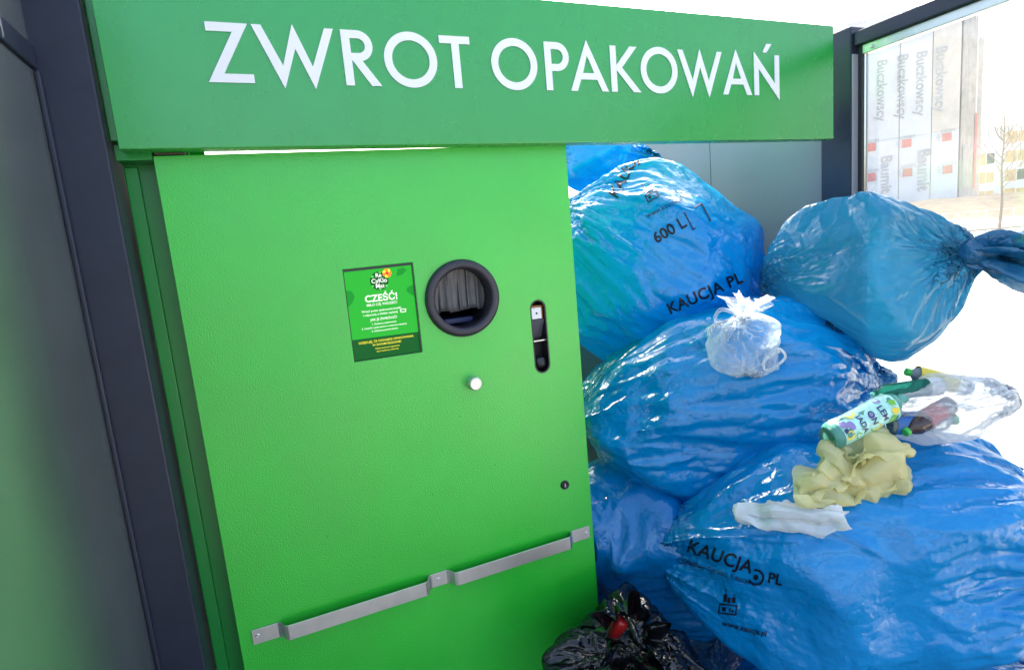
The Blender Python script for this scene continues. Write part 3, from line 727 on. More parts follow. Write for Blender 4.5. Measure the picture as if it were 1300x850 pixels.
def pleats(X, N, rng, count, size, width, side=1, reach=(.15, .8)):
    """straight folds fanning out from one gathered end (side 1: tied end, -1: bottom)"""
    m, n = X.shape[:2]; v = np.linspace(0, 1, m)[:, None]; t = v if side > 0 else 1-v
    th = (np.arange(n)/n)[None]; H = np.zeros((m, n))
    ring = np.linalg.norm(X-X.mean(1, keepdims=True), axis=2).mean(1)[:, None]*2*math.pi      # girth of each row
    for _ in range(count):
        a = rng.random(); L = rng.uniform(*reach); drift = rng.normal(0, .05); w = width*rng.uniform(.5, 1.6)
        d = th-a-drift*(1-t)**1.5; d = (d+.5) % 1-.5
        s_ = np.abs(d)*np.maximum(ring, .05)
        x = np.clip((t-(1-L))/L, 0, 1)
        env = np.minimum(x*2.2, 1)*np.clip((1-t)*9, 0, 1)
        ww = w*(.35+1.0*(1-t)/L)
        H += env*size*rng.uniform(.25, 1)*rng.choice([1, 1, -.8])*np.exp(-s_/ww)
    return X+N*H[..., None]
def sack(c, axis, up, half, seed, K=70, jit=.10, p=2.4, tie=(.62, .22), ex=(.012, .30, .12), exn=.05, lo=-.025, cut=(0, 1), bend=0., res=(30, 47), its=(70, 60, 40, 15),
         crease=26, csize=.014, amp=.02, lumps=.008, tiebot=None, planes=(), warp=None, rounds=.0, cw=.007, inner=.05, outer=.05, slope=.042, freqs=(2.6, 4.5, 7.5), pl=(90, 64), psize=.011, pw=.006, exv0=-.004, bumps=7):
    """film bag round the point c; axis runs from its bottom to its tied end; half = half length, half width, half height"""
    rng = np.random.default_rng(seed); m, n = res
    a = np.array(axis, float); a /= np.linalg.norm(a); u = np.array(up, float); u -= a*(u @ a); u /= np.linalg.norm(u); w = np.cross(a, u)
    v = np.linspace(cut[0], cut[1], m)[:, None]; th = (np.arange(n)/n*2*math.pi)[None]
    ph = np.pi*(.018+.964*v)
    d = np.stack([-np.cos(ph)*np.ones_like(th), np.sin(ph)*np.cos(th), np.sin(ph)*np.sin(th)], 2)
    r = facets(rng, K, jit, d)/(np.abs(d)**p).sum(2)**(1/p)
    r = r*(1+lumps*smooth_noise(rng, m, n, 9, 6))
    P = d*r[..., None]
    t = np.clip((v-tie[0])/(1-tie[0]), 0, 1)**2
    P[..., 0] += t*tie[1]; P[..., 1:] *= (1-.6*t)[..., None]
    if tiebot:
        t = np.clip((tiebot[0]-v)/tiebot[0], 0, 1)**tiebot[2]
        P[..., 0] -= t*tiebot[1]; P[..., 1:] *= (1-.6*t)[..., None]
    P = P*np.array([half[0], half[1], half[2]])
    P[..., 2] += bend*(P[..., 0]**2-half[0]**2*.3)/half[0]
    if warp: P = warp(P)
    P = np.asarray(c)+P[..., 0:1]*a+P[..., 1:2]*w+P[..., 2:3]*u
    kn = np.clip((v-.5)/.5, 0, 1)**1.5; bo = np.clip((.35-v)/.35, 0, 1)**1.5
    exu = np.maximum(ex[0]+ex[1]*kn+ex[2]*bo+exn*smooth_noise(rng, m, n, 8, 6), lo)
    exv = np.maximum(exv0+exn*.35*smooth_noise(rng, m, n, 7, 5)+0*th, lo)
    X = film(P, exu, exv, seed=seed+1, its=its, amp=amp, soft=.01, inner=inner, outer=outer, planes=planes)
    N = grid_normals(X)
    if N.reshape(-1, 3)[len(N)//2*N.shape[1]] @ (X[len(N)//2, 0]-np.asarray(c)) < 0: N = -N
    for _ in range(bumps):                # bottles and cans pressing from inside
        q = X.reshape(-1, 3)[rng.integers(X.shape[0]*X.shape[1])]; dd = np.linalg.norm(X-q, axis=2); rb2 = rng.uniform(.03, .05)
        X = X+N*(rng.uniform(.003, .009)*np.exp(-(dd/rb2)**4))[..., None]
    if pl:
        X = pleats(X, N, rng, pl[0], psize, pw, 1, (.12, .55)); X = pleats(X, N, rng, pl[1], psize*.9, pw, -1, (.1, .45)); N2 = grid_normals(X); N = N2*np.sign((N2*N).sum(2, keepdims=True))
    if crease:
        mm, nn = X.shape[:2]
        ends = np.concatenate([np.arange((mm-3)*nn, (mm-2)*nn), np.arange(2*nn, 3*nn)])
        X = ridges(X, N, rng, crease, csize, cw, ends)
    if slope: X = crumple(X, N, rng, slope, freqs)
    for (pt, nn_) in planes:
        s = ((X-np.asarray(pt))*np.asarray(nn_)).sum(2); X = X-.9*np.minimum(s, 0)[..., None]*np.asarray(nn_)
    return X
def grid_faces(m, n, per=True, cap0=True, cap1=True):
    idx = np.arange(m*n).reshape(m, n)
    if per:
        r = np.roll(idx, -1, 1); F = np.stack([idx[:-1], r[:-1], r[1:], idx[1:]], 2).reshape(-1, 4).tolist()
        if cap0: F.append(idx[0, ::-1].tolist())
        if cap1: F.append(idx[-1].tolist())
    else: F = np.stack([idx[:-1, :-1], idx[:-1, 1:], idx[1:, 1:], idx[1:, :-1]], 2).reshape(-1, 4).tolist()
    return F
def bag(name, X, m, parent=None, per=True, caps=(True, True)):
    mm, nn = X.shape[:2]
    P = X.reshape(-1, 3); base = (P[:, 0].mean(), P[:, 1].mean(), P[:, 2].min())
    o = obj(name, P, grid_faces(mm, nn, per, *caps), m, parent, True, loc=None if parent else base)
    # UV in metres: round the bag, along the bag
    girth = np.linalg.norm(X-np.roll(X, -1, 1), axis=2).sum(1).max(); leng = np.linalg.norm(np.diff(X, axis=0), axis=2).sum(0).mean()
    me = o.data; li = np.empty(len(me.loops), int); me.loops.foreach_get('vertex_index', li)
    u_ = (li % nn)/nn*girth; v_ = (li//nn)/mm*leng
    q = (np.arange(len(li))//4)
    nq = (mm-1)*nn*4 if per else 0        # wrap the seam
    uu = u_[:nq].reshape(-1, 4); seam = (uu.max(1)-uu.min(1)) > girth*.5; uu[seam] = np.where(uu[seam] < girth*.5, uu[seam]+girth, uu[seam]); u_[:nq] = uu.ravel()
    me.uv_layers.new(name='film'); me.uv_layers[0].data.foreach_set('uv', np.stack([u_, v_], 1).ravel().astype(np.float32))
    return o
def tail(p, d, L, r0, r1, m, parent, seed=1, name='tied_end', curl=(0, 0, 0), waves=6, flat=1., power=1.3, ruf=.45, side=(0, 0, 1)):
    """gathered film beyond the knot: narrow neck opening to a ruffled mouth"""
    rng = np.random.default_rng(seed); mm, nn = 26, 60
    d = np.array(d, float); d /= np.linalg.norm(d); s = np.array(side, float); s -= d*(s @ d); s /= np.linalg.norm(s); w = np.cross(d, s)
    P = np.zeros((mm, nn, 3)); ph = rng.uniform(0, 6.28, 4)
    for i in range(mm):
        t = i/(mm-1); rr = r0+(r1-r0)*t**power
        c = np.asarray(p)+d*L*t+np.asarray(curl)*t*t
        th = np.arange(nn)/nn*2*math.pi
        q = rr*(1+ruf*t**.4*(np.sin(waves*th+ph[0]+2*t)+.6*np.sin((waves*2+1)*th+ph[1]-3*t)+.3*np.sin(23*th+ph[2])))
        lift = .25*r1*t*(np.sin(3*th+ph[3])+.5*np.sin(7*th+ph[1]))
        P[i] = c+np.outer(q*np.cos(th), s)+np.outer(q*np.sin(th)*flat, w)+np.outer(lift, d)
    X = film(P, np.full((mm, nn), .06), np.full((mm, nn), .05), seed=seed, its=(30, 14), amp=.006, soft=.02, inner=.02, outer=.02)
    return bag(name, X, m, parent, True, (False, False))
def printed(bagobj, s, u, v, ang, size_px, m, Y=0., bold=.0, spacing=1., sx=1., extra=None, name='print', lift=.0022):
    """lettering printed on a bag: flat letters laid onto the film"""
    me = bagobj.data; L = np.array(wloc(bagobj))
    bvh = BVH.get(bagobj.name)
    if bvh is None:
        bvh = BVHTree.FromPolygons([tuple(np.array(q.co)+L) for q in me.vertices], [tuple(p.vertices) for p in me.polygons]); BVH[bagobj.name] = bvh
    d0 = RW.T @ np.array([(u-650)/FPX, (v-425)/FPX, 1.]); hit = bvh.ray_cast(Vector(CAM), Vector(d0))
    if hit[0] is None: print('NO HIT', s, u, v); return
    size = size_px*dist(hit[0])/FPX
    if extra is not None: P2, F_ = extra(size)
    else: P2, F_ = text2d(s, size, bold, 'CENTER', spacing, fine=size*.22)
    ca, sa = math.cos(math.radians(ang)), math.sin(math.radians(ang)); V = []; ok = []
    d0 = d0/np.linalg.norm(d0)
    for a, b in P2:
        a *= sx
        p = np.array(hit[0])+CR*(a*ca-b*sa)+CU*(a*sa+b*ca)
        dd = (p-CAM); h = bvh.ray_cast(Vector(CAM), Vector(dd))
        if h[0] is None: V.append(tuple(p)); ok.append(False); continue
        nrm = np.array(h[1]); nrm = nrm if nrm @ dd < 0 else -nrm
        V.append(tuple(np.array(h[0])+nrm*lift-d0*lift*.5)); ok.append(abs(np.linalg.norm(np.array(h[0])-p)) < .25)
    F_ = [f for f in F_ if all(ok[i] for i in f)]
    return obj(name, V, F_, m, bagobj)
BVH = {}
def icon_basket(s):
    P = []; F = []
    def q(x0, y0, x1, y1):
        n = 4; o = len(P)
        for i in range(n+1):
            for j in range(n+1): P.append((x0+(x1-x0)*i/n, y0+(y1-y0)*j/n))
        for i in range(n):
            for j in range(n): F.append((o+i*(n+1)+j, o+(i+1)*(n+1)+j, o+(i+1)*(n+1)+j+1, o+i*(n+1)+j+1))
    for x0, y0, x1, y1 in ((-.5, -.5, .5, -.42), (-.5, .0, .5, .08), (-.5, -.42, -.42, 0), (.42, -.42, .5, 0), (-.30, -.34, -.1, -.1), (.08, -.34, .16, -.08), (.22, -.3, .34, -.2), (-.32, .16, -.12, .62), (-.08, .14, .08, .45), (.14, .2, .36, .5), (-.28, .68, -.2, .9), (.2, .56, .3, .64)): q(x0*s, y0*s, x1*s, y1*s)
    return P, F
def icon_swirl(s):
    P = []; F = []; n = 26
    for i in range(n+1):
        t = -2.5+4.6*i/n
        for r in (.62, .46): P.append((r*s*math.cos(t), r*s*math.sin(t)))
    for i in range(n): F.append((2*i, 2*i+1, 2*i+3, 2*i+2))
    o = len(P)
    for i in range(15): P.append((.2*s*math.cos(i*2*math.pi/15), .2*s*math.sin(i*2*math.pi/15)))
    F.append(tuple(range(o, o+15)))
    return P, F

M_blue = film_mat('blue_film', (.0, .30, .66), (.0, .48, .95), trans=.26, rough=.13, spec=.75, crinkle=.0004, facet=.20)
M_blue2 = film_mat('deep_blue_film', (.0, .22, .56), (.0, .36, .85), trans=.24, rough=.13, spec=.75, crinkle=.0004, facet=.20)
M_teal = film_mat('teal_blue_film', (.05, .31, .46), (.14, .58, .80), trans=.44, rough=.15, spec=.95, clear=.28, crinkle=.0007, cscale=30, facet=.20)
M_blue2t = film_mat('dark_teal_film', (.025, .20, .38), (.06, .42, .68), trans=.35, rough=.16, spec=.9, crinkle=.0015, cscale=50, facet=.20)
M_ink = mat('black_ink', (.006, .010, .02), .35, spec=.4)
M_inko = mat('orange_ink', (.55, .22, .03), .5)
M_blk = film_mat('black_film', (.004, .005, .007), (.01, .012, .02), trans=.05, rough=.15, spec=.6, crinkle=.0007, cscale=26, facet=.4)
M_clear = film_mat('clear_film', (.72, .77, .82), (.8, .86, .92), trans=.4, rough=.10, spec=1.0, clear=.80, crinkle=.0008, cscale=60, haze=(.97, .985, .99))
M_clear2 = film_mat('milky_clear_film', (.86, .88, .90), (.9, .92, .94), trans=.5, rough=.12, spec=.9, clear=.58, crinkle=.0007, cscale=50, haze=(.97, .985, .985))
M_yellow = film_mat('pale_yellow_film', (.84, .78, .42), (.95, .90, .55), trans=.5, rough=.34, spec=.5, crinkle=.0005, cscale=60)
M_whitef = film_mat('white_carrier_film', (.86, .855, .83), (.92, .91, .88), trans=.3, rough=.40, spec=.4, crinkle=.0006, cscale=70)

RIGHT = np.array([.92, -.39, 0.]); UPZ = np.array([0, 0, 1.]); FW = np.array([.38, .925, 0.])
WALL = ((2.128, 0, 0), (-1, 0, 0)); CAB = ((1.012, 0, 0), (1, 0, 0)); GND = ((0, 0, .006), (0, 0, 1))
def dirpx(u0, v0, y0, u1, v1, y1): return at(u1, v1, y1)-at(u0, v0, y0)

G_b = 'blue refuse bags heaped beside the machine'
def span(p0, p1, k=.5): p0 = at(*p0); p1 = at(*p1); return p0+(p1-p0)*k, p1-p0
CABY = ((1.012, 0, 0), (1, 0, 0))
# top bag, leaning on the cabinet
def sag(P):
    P = P.copy(); P[..., 2] *= np.where(P[..., 2] < 0, 1.16, 1.0); return P
c, ax = span((965, 375, .22), (738, 232, .50))
XB = sack(c+UPZ*-.105+FW*.06-RIGHT*.05, ax, UPZ*.9+RIGHT*.35, (.395, .37, .375), 31, K=70, jit=.05, p=2.0, tie=(.62, .20), crease=44, planes=(CAB, WALL), warp=sag)
bB = bag('refuse_bag', XB, M_blue); tag(bB, 'big blue refuse bag on top of the pile, against the machine and grey wall', 'bag', G_b)
# bag behind it under the sign
XA = sack(at(765, 200, .80), RIGHT*.9+UPZ*-.2, UPZ, (.22, .16, .13), 22, K=26, jit=.16, crease=14, res=(19, 30), planes=(CAB, WALL))
bA = bag('refuse_bag', XA, M_blue); tag(bA, 'blue bag squeezed highest at the back, just under the green sign', 'bag', G_b)
# middle bag
c, ax = span((742, 545, .36), (1106, 492, -.16))
XC = sack(c, ax, UPZ, (.50, .40, .375), 23, K=44, jit=.08, p=2.2, tie=(.70, .10), crease=44, planes=(CAB, WALL))
bC = bag('refuse_bag', XC, M_blue); tag(bC, 'bulging blue bag in the middle of the pile with small clear bag on it', 'bag', G_b)
# lower left bag, half hidden
XF = sack(at(835, 682, .22), RIGHT*.9+FW*-.3, UPZ, (.34, .30, .27), 24, K=36, jit=.12, p=2.8, crease=24, planes=(CAB, WALL, GND))
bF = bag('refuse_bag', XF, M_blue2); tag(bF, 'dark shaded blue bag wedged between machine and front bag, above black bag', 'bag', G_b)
# bottom bag
c, ax = span((900, 880, .0), (1310, 880, -.60))
XG = sack(c+UPZ*.06, ax, UPZ, (.44, .32, .19), 25, K=36, jit=.1, p=2.8, crease=30, planes=(CAB, WALL, GND))
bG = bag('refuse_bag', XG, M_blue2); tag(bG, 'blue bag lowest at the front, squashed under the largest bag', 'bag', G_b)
# large front bag
c, ax = span((846, 690, -.02), (1345, 660, -.66))
XE = sack(c, ax, UPZ, (.50, .36, .315), 26, psize=.016, pw=.009, K=40, jit=.09, p=2.6, tie=(.72, .12), crease=80, csize=.014, cw=.007, planes=(CAB, WALL))
bE = bag('refuse_bag', XE, M_blue); tag(bE, 'largest blue bag at front right with black printed lettering on its left', 'bag', G_b)
# tied bag at the right
def droop(P):
    P = P.copy(); P[..., 2] *= np.where(P[..., 2] < 0, 1.0+.45*np.clip(1.2-np.abs(P[..., 0]-.06)/.2, 0, 1), 1.0); return P
c, ax = span((985, 345, .02), (1196, 318, -.36), .56)
XD = sack(c-UPZ*.02, ax, UPZ*.95+RIGHT*.2, (.235, .235, .205), 27, K=24, jit=.17, p=2.2, tie=(.6, .12), tiebot=(.62, .34, 1.3), ex=(.02, .30, .22), crease=34, csize=.012, psize=.009, pl=(80, 70), planes=(WALL,), warp=droop, pw=.007, bumps=0)
bD = bag('refuse_bag', XD, M_teal); tag(bD, 'translucent teal blue bag with knotted end sticking out to the right', 'bag', G_b)
tD = tail(XD[-1].mean(0)-ax/np.linalg.norm(ax)*.02, ax/np.linalg.norm(ax)+UPZ*-.05, .155, .016, .042, M_blue2t, bD, 5, curl=(-.01, .0, -.03), waves=6, power=.35, ruf=.95)
rim = np.array([np.array(v.co)+np.array(wloc(tD)) for v in tD.data.vertices])[-120:]
obj('drawstring', *tube([tuple(q) for q in rim[::2]], .0022, 6, True), mat('red_drawstring', (.55, .03, .06), .5), bD, True)
kd = XD[-1].mean(0); XKn = sack(kd+ax/np.linalg.norm(ax)*.004, ax, UPZ, (.024, .026, .024), 61, K=10, jit=.2, tie=(.9, 0), res=(9, 16), its=(20, 10), crease=0, slope=.1, freqs=(40,), psize=.003, pw=.003, pl=(14, 10), amp=.002, inner=.004, outer=.004)
bag('knot', XKn, M_blue2t, bD)
# black bag on the floor
XK = sack(at(812, 872, -.26), UPZ*.9+RIGHT*.1+FW*-.3, RIGHT, (.135, .20, .23), 28, K=18, jit=.25, p=2.2, tie=(.8, .1), ex=(.12, .30, .1), exn=.05, crease=40, csize=.014, planes=(GND,), slope=.10, freqs=(5, 9), pl=(40, 20), psize=.014, pw=.010)
bK = bag('bin_liner', XK, M_blk); tag(bK, 'open black bin liner at the foot of the machine with something red inside', 'bag')
km = at(797, 800, -.34)
tail(km+FW*.05+UPZ*-.05, UPZ*.55+FW*-.8+RIGHT*.05, .10, .045, .074, M_blk, bK, 9, 'open_mouth', waves=5, power=.5, ruf=.28, side=RIGHT)

# prints
printed(bB, 'KAUCJA PL', 897, 378, 24, 20, M_ink, bold=.02, spacing=1.05)
printed(bB, '600 L', 853, 298, 30, 20, M_ink, bold=.02)
printed(bB, 'www.kaucja.pl', 845, 265, 28, 9, M_ink)
printed(bB, '', 826, 246, 30, 17, M_ink, extra=icon_basket)
printed(bB, 'KAUCJA', 800, 222, 62, 19, M_ink, bold=.02)
printed(bB, '', 885, 275, 28, 26, M_ink, extra=lambda s: ([(x*s, y*s) for x, y in ((-.5, -.5), (.5, -.5), (.5, .5), (-.5, .5), (-.44, -.44), (.44, -.44), (.44, .44), (-.44, .44))], [(0, 1, 5, 4), (1, 2, 6, 5), (2, 3, 7, 6), (3, 0, 4, 7)]))
printed(bE, 'KAUCJA', 912, 713, -19, 23, M_ink, bold=.02, spacing=1.05)
printed(bE, '', 960, 732, -17, 17, M_ink, extra=icon_swirl)
printed(bE, 'PL', 983, 740, -12, 19, M_ink, bold=.02)
printed(bE, 'Krajowy System Kaucyjny', 912, 728, -17, 9.5, M_ink)
printed(bE, '', 925, 768, -8, 23, M_ink, extra=icon_basket)
printed(bE, 'www.kaucja.pl', 945, 800, -14, 10, M_ink, bold=.02)
printed(bC, '600', 1056, 418, -32, 16, M_ink, bold=.02)

# ================================================================== small rubbish on the pile
def surf(b, u, v):
    me = b.data; L = np.array(wloc(b))
    if b.name not in BVH: BVH[b.name] = BVHTree.FromPolygons([tuple(np.array(q.co)+L) for q in me.vertices], [tuple(p.vertices) for p in me.polygons])
    d = RW.T @ np.array([(u-650)/FPX, (v-425)/FPX, 1.]); h = BVH[b.name].ray_cast(Vector(CAM), Vector(d))
    return np.array(h[0]) if h[0] is not None else None
def toward(p, k): return p+(CAM-p)/np.linalg.norm(CAM-p)*k
def pxm(p): return dist(p)/FPX            # metres per picture pixel there
def atd(u, v, D): return CAM+(RW.T @ np.array([(u-650)/FPX, (v-425)/FPX, 1.]))*D

# small clear bag tied with a bow
p = toward(surf(bC, 947, 438), .045); k = pxm(p)
XS = sack(p, CU*.95-CR*.12, CR*.4+CF*-.9, (33*k, 47*k, .050), 41, psize=.005, pw=.004, K=18, jit=.18, p=2.6, tie=(.7, .12), res=(15, 28), its=(50, 40, 25, 10), ex=(.05, .35, .1), crease=22, csize=.005, cw=.005, amp=.008, inner=.02, outer=.02, slope=.10, freqs=(14, 24))
bS = bag('tied_clear_bag', XS, M_clear); tag(bS, 'small clear plastic bag tied in a bow lying on the middle blue bag', 'bag')
tp_ = XS[-1].mean(0)
tail(tp_-CU*.006, CU*.9+CR*.12-CF*.2, 28*k, .006, 23*k, M_clear, bS, 7, 'bow', waves=5, flat=.45, side=CR)
def strip(path, w, th, m, parent, name, nrm=None):
    path = [np.asarray(q, float) for q in path]; V = []; F = []
    nrm = np.asarray(nrm if nrm is not None else -CF)
    for i, q in enumerate(path):
        t = path[min(i+1, len(path)-1)]-path[max(i-1, 0)]; t /= np.linalg.norm(t)+1e-9
        s_ = np.cross(t, nrm); s_ /= np.linalg.norm(s_)+1e-9; ww = w[i] if hasattr(w, '__len__') else w
        for a, b in ((-1, 0), (-.5, .35), (.5, .3), (1, 0), (.5, -.3), (-.5, -.25)): V.append(q+s_*ww*a+nrm*th*b*2)
    for i in range(len(path)-1):
        for j in range(6): F.append((i*6+j, i*6+(j+1) % 6, i*6+6+(j+1) % 6, i*6+6+j))
    return obj(name, V, F, m, parent, True)
def spline(pts, n=8):
    pts = [np.asarray(q, float) for q in pts]; e = [2*pts[0]-pts[1]]+pts+[2*pts[-1]-pts[-2]]; out = []
    for i in range(1, len(e)-2):
        for j in range(n):
            t = j/n; a, b, c_, d_ = e[i-1:i+3]
            out.append(.5*((2*b)+(-a+c_)*t+(2*a-5*b+4*c_-d_)*t*t+(-a+3*b-3*c_+d_)*t**3))
    return out+[pts[-1]]
def onbag(b, u, v, k):
    q = surf(b, u, v)
    if q is None: q = atd(u, v, dist(b.location))
    return toward(q, k)
strip(spline([onbag(bS, 944, 402, .004), onbag(bS, 930, 396, .012), onbag(bS, 915, 393, .012), onbag(bS, 908, 404, .006), onbag(bS, 915, 416, .004), onbag(bS, 930, 407, .006), onbag(bS, 943, 402, .004)]), .0055, .0012, M_clear, bS, 'handle_loop')
strip(spline([onbag(bC, 982, 446, .03), onbag(bC, 990, 443, .035), onbag(bC, 997, 453, .03), onbag(bC, 985, 465, .022), onbag(bC, 972, 470, .018), onbag(bC, 970, 460, .02), onbag(bC, 978, 451, .025), onbag(bC, 990, 446, .035)]), .0042, .0016, M_whitef, bS, 'handle_loop')

def crumpled_sheet(c, axis, up, L, W, A, waves, seed, bend=0., taper=.5, twist=.6):
    """a limp bag gathered into rolls: folded across its width, ruffled at the ends"""
    rng = np.random.default_rng(seed); m, n = 26, 44
    a = np.array(axis, float); a /= np.linalg.norm(a); u = np.array(up, float); u -= a*(u @ a); u /= np.linalg.norm(u); w = np.cross(a, u)
    x = np.linspace(-1, 1, m)[:, None]; s_ = np.linspace(0, 1, n)[None]
    ph = 2*math.pi*waves*s_+1.2*np.sin(1.7*x+rng.uniform(0, 6))+twist*x
    env = (1-taper*np.abs(x)**4)
    amp = A*env*(.75+.35*np.sin(5*s_+2*x+rng.uniform(0, 6)))
    arch = np.sin(math.pi*s_)                                   # the whole roll arches up in the middle
    wy = W*(s_-.5)*env+.35*A*np.sin(2*ph)
    z = amp*np.sin(ph)*.55+A*1.9*arch*env
    xx = L*(x+.06*np.sin(9*s_+rng.uniform(0, 6))+.05*np.sin(17*s_))
    P = np.stack([xx+0*s_, wy, z+bend*L*(x**2-.3)], 2)
    P = np.asarray(c)+P[..., 0:1]*a+P[..., 1:2]*w+P[..., 2:3]*u
    f = np.stack([np.sin(P @ rng.standard_normal(3)*26+rng.uniform(0, 6))+.6*np.sin(P @ rng.standard_normal(3)*52+rng.uniform(0, 6)) for _ in range(3)], 2)
    P = P+f*A*.24
    X = film(P, np.full((m, n), .004), .004+.01*smooth_noise(rng, m, n, 8, 6), seed=seed, its=(30, 24, 10), per=False, bend=(.16, .14, .10), amp=.003, soft=.02, inner=.02, outer=.02)
    for _ in range(5):
        X[1:-1] = .25*X[:-2]+.5*X[1:-1]+.25*X[2:]; X[:, 1:-1] = .25*X[:, :-2]+.5*X[:, 1:-1]+.25*X[:, 2:]
    return crumple(X, grid_normals(X, False), rng, .22, (7, 12, 20))
# yellow bag, rolled up
p = toward(surf(bE, 1085, 608), .02); k = pxm(p)
XY = crumpled_sheet(p-CU*10*k-CR*6*k, CR*.96+CU*.22, CU*.55-CF*.8, 66*k, 62*k, .034, 1.6, 42, taper=.75)
XY2 = crumpled_sheet(p+CU*16*k+CR*14*k+CF*.012, CR*.88+CU*.42, CU*.6-CF*.75, 54*k, 60*k, .032, 1.7, 52, taper=.75)
XY3 = crumpled_sheet(p+CU*8*k-CR*34*k+CF*.015, CR*.5+CU*.8, CU*.3-CF*.9, 36*k, 34*k, .022, 1.2, 53, taper=.7)
bY = bag('crumpled_yellow_bag', XY, M_yellow, per=False); bag('bag_fold', XY2, M_yellow, bY, per=False); bag('bag_fold', XY3, M_yellow, bY, per=False)
tag(bY, 'crumpled pale yellow plastic bag lying under the lemonade bottle', 'bag')
# white carrier bag
def onbag(b, u, v, k):
    q = surf(b, u, v)
    if q is None: q = atd(u, v, dist(b.location))
    return toward(q, k)
q0 = onbag(bE, 942, 654, .018); q1 = onbag(bE, 1066, 656, .018)
k = pxm((q0+q1)/2)
XW = crumpled_sheet((q0+q1)/2-CU*.002, q1-q0, CU*.55-CF*.8, float(np.linalg.norm(q1-q0))*.54, 40*k, .022, 1.3, 43, bend=.06, taper=.6)
bW = bag('crumpled_carrier_bag', XW, M_whitef, per=False); tag(bW, 'crumpled white carrier bag wedged between middle and front blue bags', 'bag')

# bottles
M_mint = mat('mint_plastic', (.20, .62, .48), .12, spec=.6, Transmission_Weight=.55, IOR=1.3)
M_mintl = mat('mint_label', (.42, .74, .62), .35, mottle=(60, .25))
M_navy = mat('navy_ink', (.01, .03, .10), .4); M_lem = mat('lemon_ink', (.80, .62, .05), .4); M_pur = mat('purple_ink', (.28, .22, .45), .4); M_lime = mat('lime_ink', (.18, .50, .05), .4)
M_petg = mat('green_pet', (.02, .24, .17), .08, spec=.6, Transmission_Weight=.6, IOR=1.25); M_petc = mat('clear_pet', (.70, .80, .85), .08, spec=.6, Transmission_Weight=.75, IOR=1.2)
M_cola = mat('dark_drink', (.05, .025, .02), .1, spec=.6); M_capg = mat('green_cap', (.05, .45, .06), .35); M_lblue = mat('blue_label', (.02, .12, .35), .3); M_lred = mat('red_label', (.50, .04, .04), .3)
M_lyel = mat('yellow_label', (.75, .60, .06), .35)
def bottle(name, p0, p1, r, m, label_m, cap_m, label, cat, dent=.003, seed=1, lab=(.25, .72)):
    """lying bottle from its base p0 to its mouth p1"""
    p0 = np.asarray(p0); p1 = np.asarray(p1); L = np.linalg.norm(p1-p0); a = (p1-p0)/L; rg = np.random.default_rng(seed)
    prof = [(0, .012), (.5*r, .006), (.8*r, 0), (.97*r, .012), (r, .03), (r, .2*L), (.96*r, .24*L), (.97*r, .5*L), (.96*r, .73*L), (r, .76*L), (.96*r, .80*L), (.75*r, .87*L), (.45*r, .93*L), (.38*r, .95*L), (.38*r, L)]
    pr = []
    for (r0, h0), (r1, h1) in zip(prof[:-1], prof[1:]):
        for t in range(3): pr.append((r0+(r1-r0)*t/3, h0+(h1-h0)*t/3))
    pr.append(prof[-1])
    V, F = lathe(pr, 28, p0, a); V = np.array(V)
    V += np.stack([np.sin(V @ rg.standard_normal(3)*60+rg.uniform(0, 6)) for _ in range(3)], 1)*dent
    b = obj(name, V, F, m, None, True, loc=tuple(p0)); tag(b, label, cat)
    V, F = lathe([(.975*r+.0012, L*lab[0]), (.985*r+.0012, L*(lab[0]*.7+lab[1]*.3)), (.985*r+.0012, L*(lab[0]*.3+lab[1]*.7)), (.975*r+.0012, L*lab[1])], 36, p0, a)
    V = np.array(V); rg = np.random.default_rng(seed); V += np.stack([np.sin(V @ rg.standard_normal(3)*60+rg.uniform(0, 6)) for _ in range(3)], 1)*dent
    lb = obj('label', V, F, label_m, b, True)
    if cap_m:
        V, F = lathe([(.40*r, L*.955), (.47*r, L*.957), (.47*r, L*1.02), (.43*r, L*1.028), (0, L*1.028)], 24, p0, a); obj('cap', V, F, cap_m, b, False)
    return b, lb
def on_bottle(p0, p1, r, s, along, size, m, lb, ang0=0., bold=.02):
    """text running round the bottle, letters' tops towards the mouth"""
    p0 = np.asarray(p0); p1 = np.asarray(p1); a = (p1-p0)/np.linalg.norm(p1-p0)
    f = CAM-(p0+p1)/2; f -= a*(f @ a); f /= np.linalg.norm(f); g = np.cross(a, f)     # f faces the viewer
    P2, F2_ = text2d(s, size, bold, 'CENTER', fine=size*.3); V = []
    for x, y in P2:
        t = x/r+ang0; V.append(p0+a*(along+y)+(f*math.cos(t)+g*math.sin(t))*(r+.0022))
    return obj('label_print', V, F2_, m, lb)
def dot_on_bottle(p0, p1, r, along, ang, s, m, lb, n=10):
    p0 = np.asarray(p0); p1 = np.asarray(p1); a = (p1-p0)/np.linalg.norm(p1-p0)
    f = CAM-(p0+p1)/2; f -= a*(f @ a); f /= np.linalg.norm(f); g = np.cross(a, f); V = [];
    rr = random.Random(int(along*9999+ang*77))
    for i in range(n):
        q = 2*math.pi*i/n; e = s*rr.uniform(.7, 1.2); t = ang+e*math.sin(q)/r; V.append(p0+a*(along+e*math.cos(q))+(f*math.cos(t)+g*math.sin(t))*(r+.0018))
    return obj('label_print', V, [tuple(range(n))], m, lb)
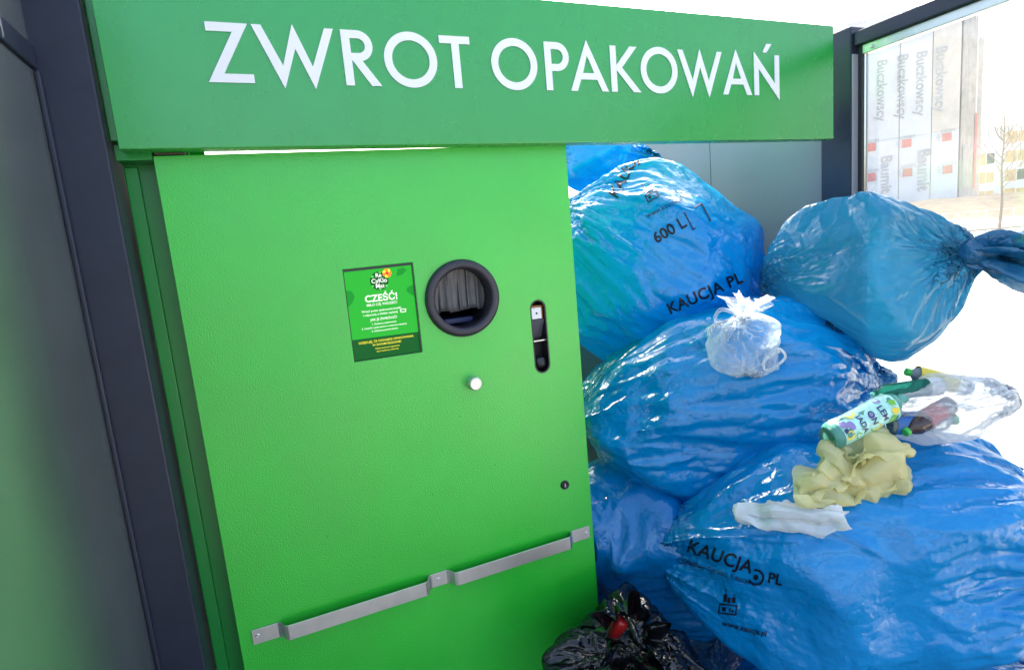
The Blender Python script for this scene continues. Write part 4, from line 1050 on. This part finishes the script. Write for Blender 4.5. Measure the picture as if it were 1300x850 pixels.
# lemonade bottle
pb = toward(surf(bY, 1085, 560) if surf(bY, 1085, 560) is not None else surf(bE, 1085, 590), .030); D0 = dist(pb)
D0 -= .03; p0 = atd(1051, 556, D0-.015); p1 = atd(1147, 505, D0+.015); r_ = 17*pxm(pb)
b1, l1 = bottle('lemonade_bottle', p0, p1, r_, M_mint, M_mintl, None, 'mint green lemonade bottle lying on the yellow bag', 'bottle', .0016, 3, (.10, .80))
Lb = np.linalg.norm(p1-p0)
on_bottle(p0, p1, r_, 'LEM', Lb*.575, .022, M_navy, l1, .25); on_bottle(p0, p1, r_, 'ON', Lb*.445, .022, M_navy, l1, .20); on_bottle(p0, p1, r_, 'IADA', Lb*.315, .020, M_navy, l1, .25)
for al, an_, s_, m_ in ((.16, .6, .012, M_lem), (.15, -.3, .010, M_pur), (.22, .0, .011, M_pur), (.30, -.75, .013, M_lem), (.26, .9, .010, M_lime), (.46, .05, .008, M_pur), (.64, -.75, .009, M_pur), (.74, .5, .010, M_lem), (.76, -.1, .009, M_lime), (.5, 1.05, .012, M_lem), (.40, 1.15, .010, M_lime), (.70, 1.0, .011, M_lime), (.14, .15, .006, M_navy)):
    dot_on_bottle(p0, p1, r_, Lb*al, an_, s_, m_, l1)
# clear carrier with bottles, on the front bag's far end
De = dist(surf(bE, 1180, 575)) if surf(bE, 1180, 575) is not None else 1.6
De = De-.02
k = De/FPX
cc = atd(1202, 514, De); aa = atd(1280, 500, De-.03)-atd(1125, 522, De+.03)
XQ = sack(cc, aa, CU, (70*k, .070, 34*k), 44, psize=.006, pw=.004, K=16, jit=.22, p=2.0, tie=(.6, .18), res=(19, 28), its=(60, 50, 30, 12), ex=(.06, .35, .15), exn=.07, crease=30, csize=.008, cw=.006, amp=.012, inner=.03, outer=.03, slope=.10, freqs=(10, 18))
bQ = bag('clear_carrier_bag', XQ, M_clear2); tag(bQ, 'clear carrier bag holding empty bottles at the right end of pile', 'bag')
bottle('green_bottle', atd(1195, 489, De+.02), atd(1108, 500, De+.03), 12*k, M_petg, M_whitef, None, 'green plastic bottle in the clear carrier, nearest the teal bag', 'bottle', .001, 5, (.05, .22))
bottle('cola_bottle', atd(1128, 538, De+.01), atd(1212, 532, De-.01), 14*k, M_petc, M_lblue, M_capg, 'clear bottle with blue label low in the clear carrier', 'bottle', .001, 6, (.06, .42))
bottle('juice_bottle', atd(1232, 492, De+.05), atd(1152, 472, De+.07), 11*k, M_petc, M_lyel, M_capg, 'bottle with yellow label topmost in the clear carrier', 'bottle', .001, 7, (.25, .85))
bottle('cola_bottle', atd(1208, 512, De), atd(1150, 548, De-.02), 12*k, M_cola, M_lred, M_capg, 'dark cola bottle with green cap poking from the clear carrier', 'bottle', .001, 8, (.25, .6))
# red can inside the black liner
pr0 = km+FW*.070+UPZ*-.060-RIGHT*.030
V, F = lathe([(0, 0), (.014, 0), (.019, .006), (.020, .05), (.016, .056), (0, .056)], 24, tuple(pr0), tuple(CU*.8+CR*.4-CF*.3)); V = np.array(V); V += np.stack([np.sin(V @ np.array(d_)*90) for d_ in ((1, .3, .2), (.2, 1, .5), (.4, .1, 1))], 1)*.003
tag(obj('crushed_can', V, F, mat('red_can_paint', (.42, .012, .012), .3, spec=.6), None, True, loc=tuple(V.mean(0))), 'crushed red can inside the black bin liner', 'can')
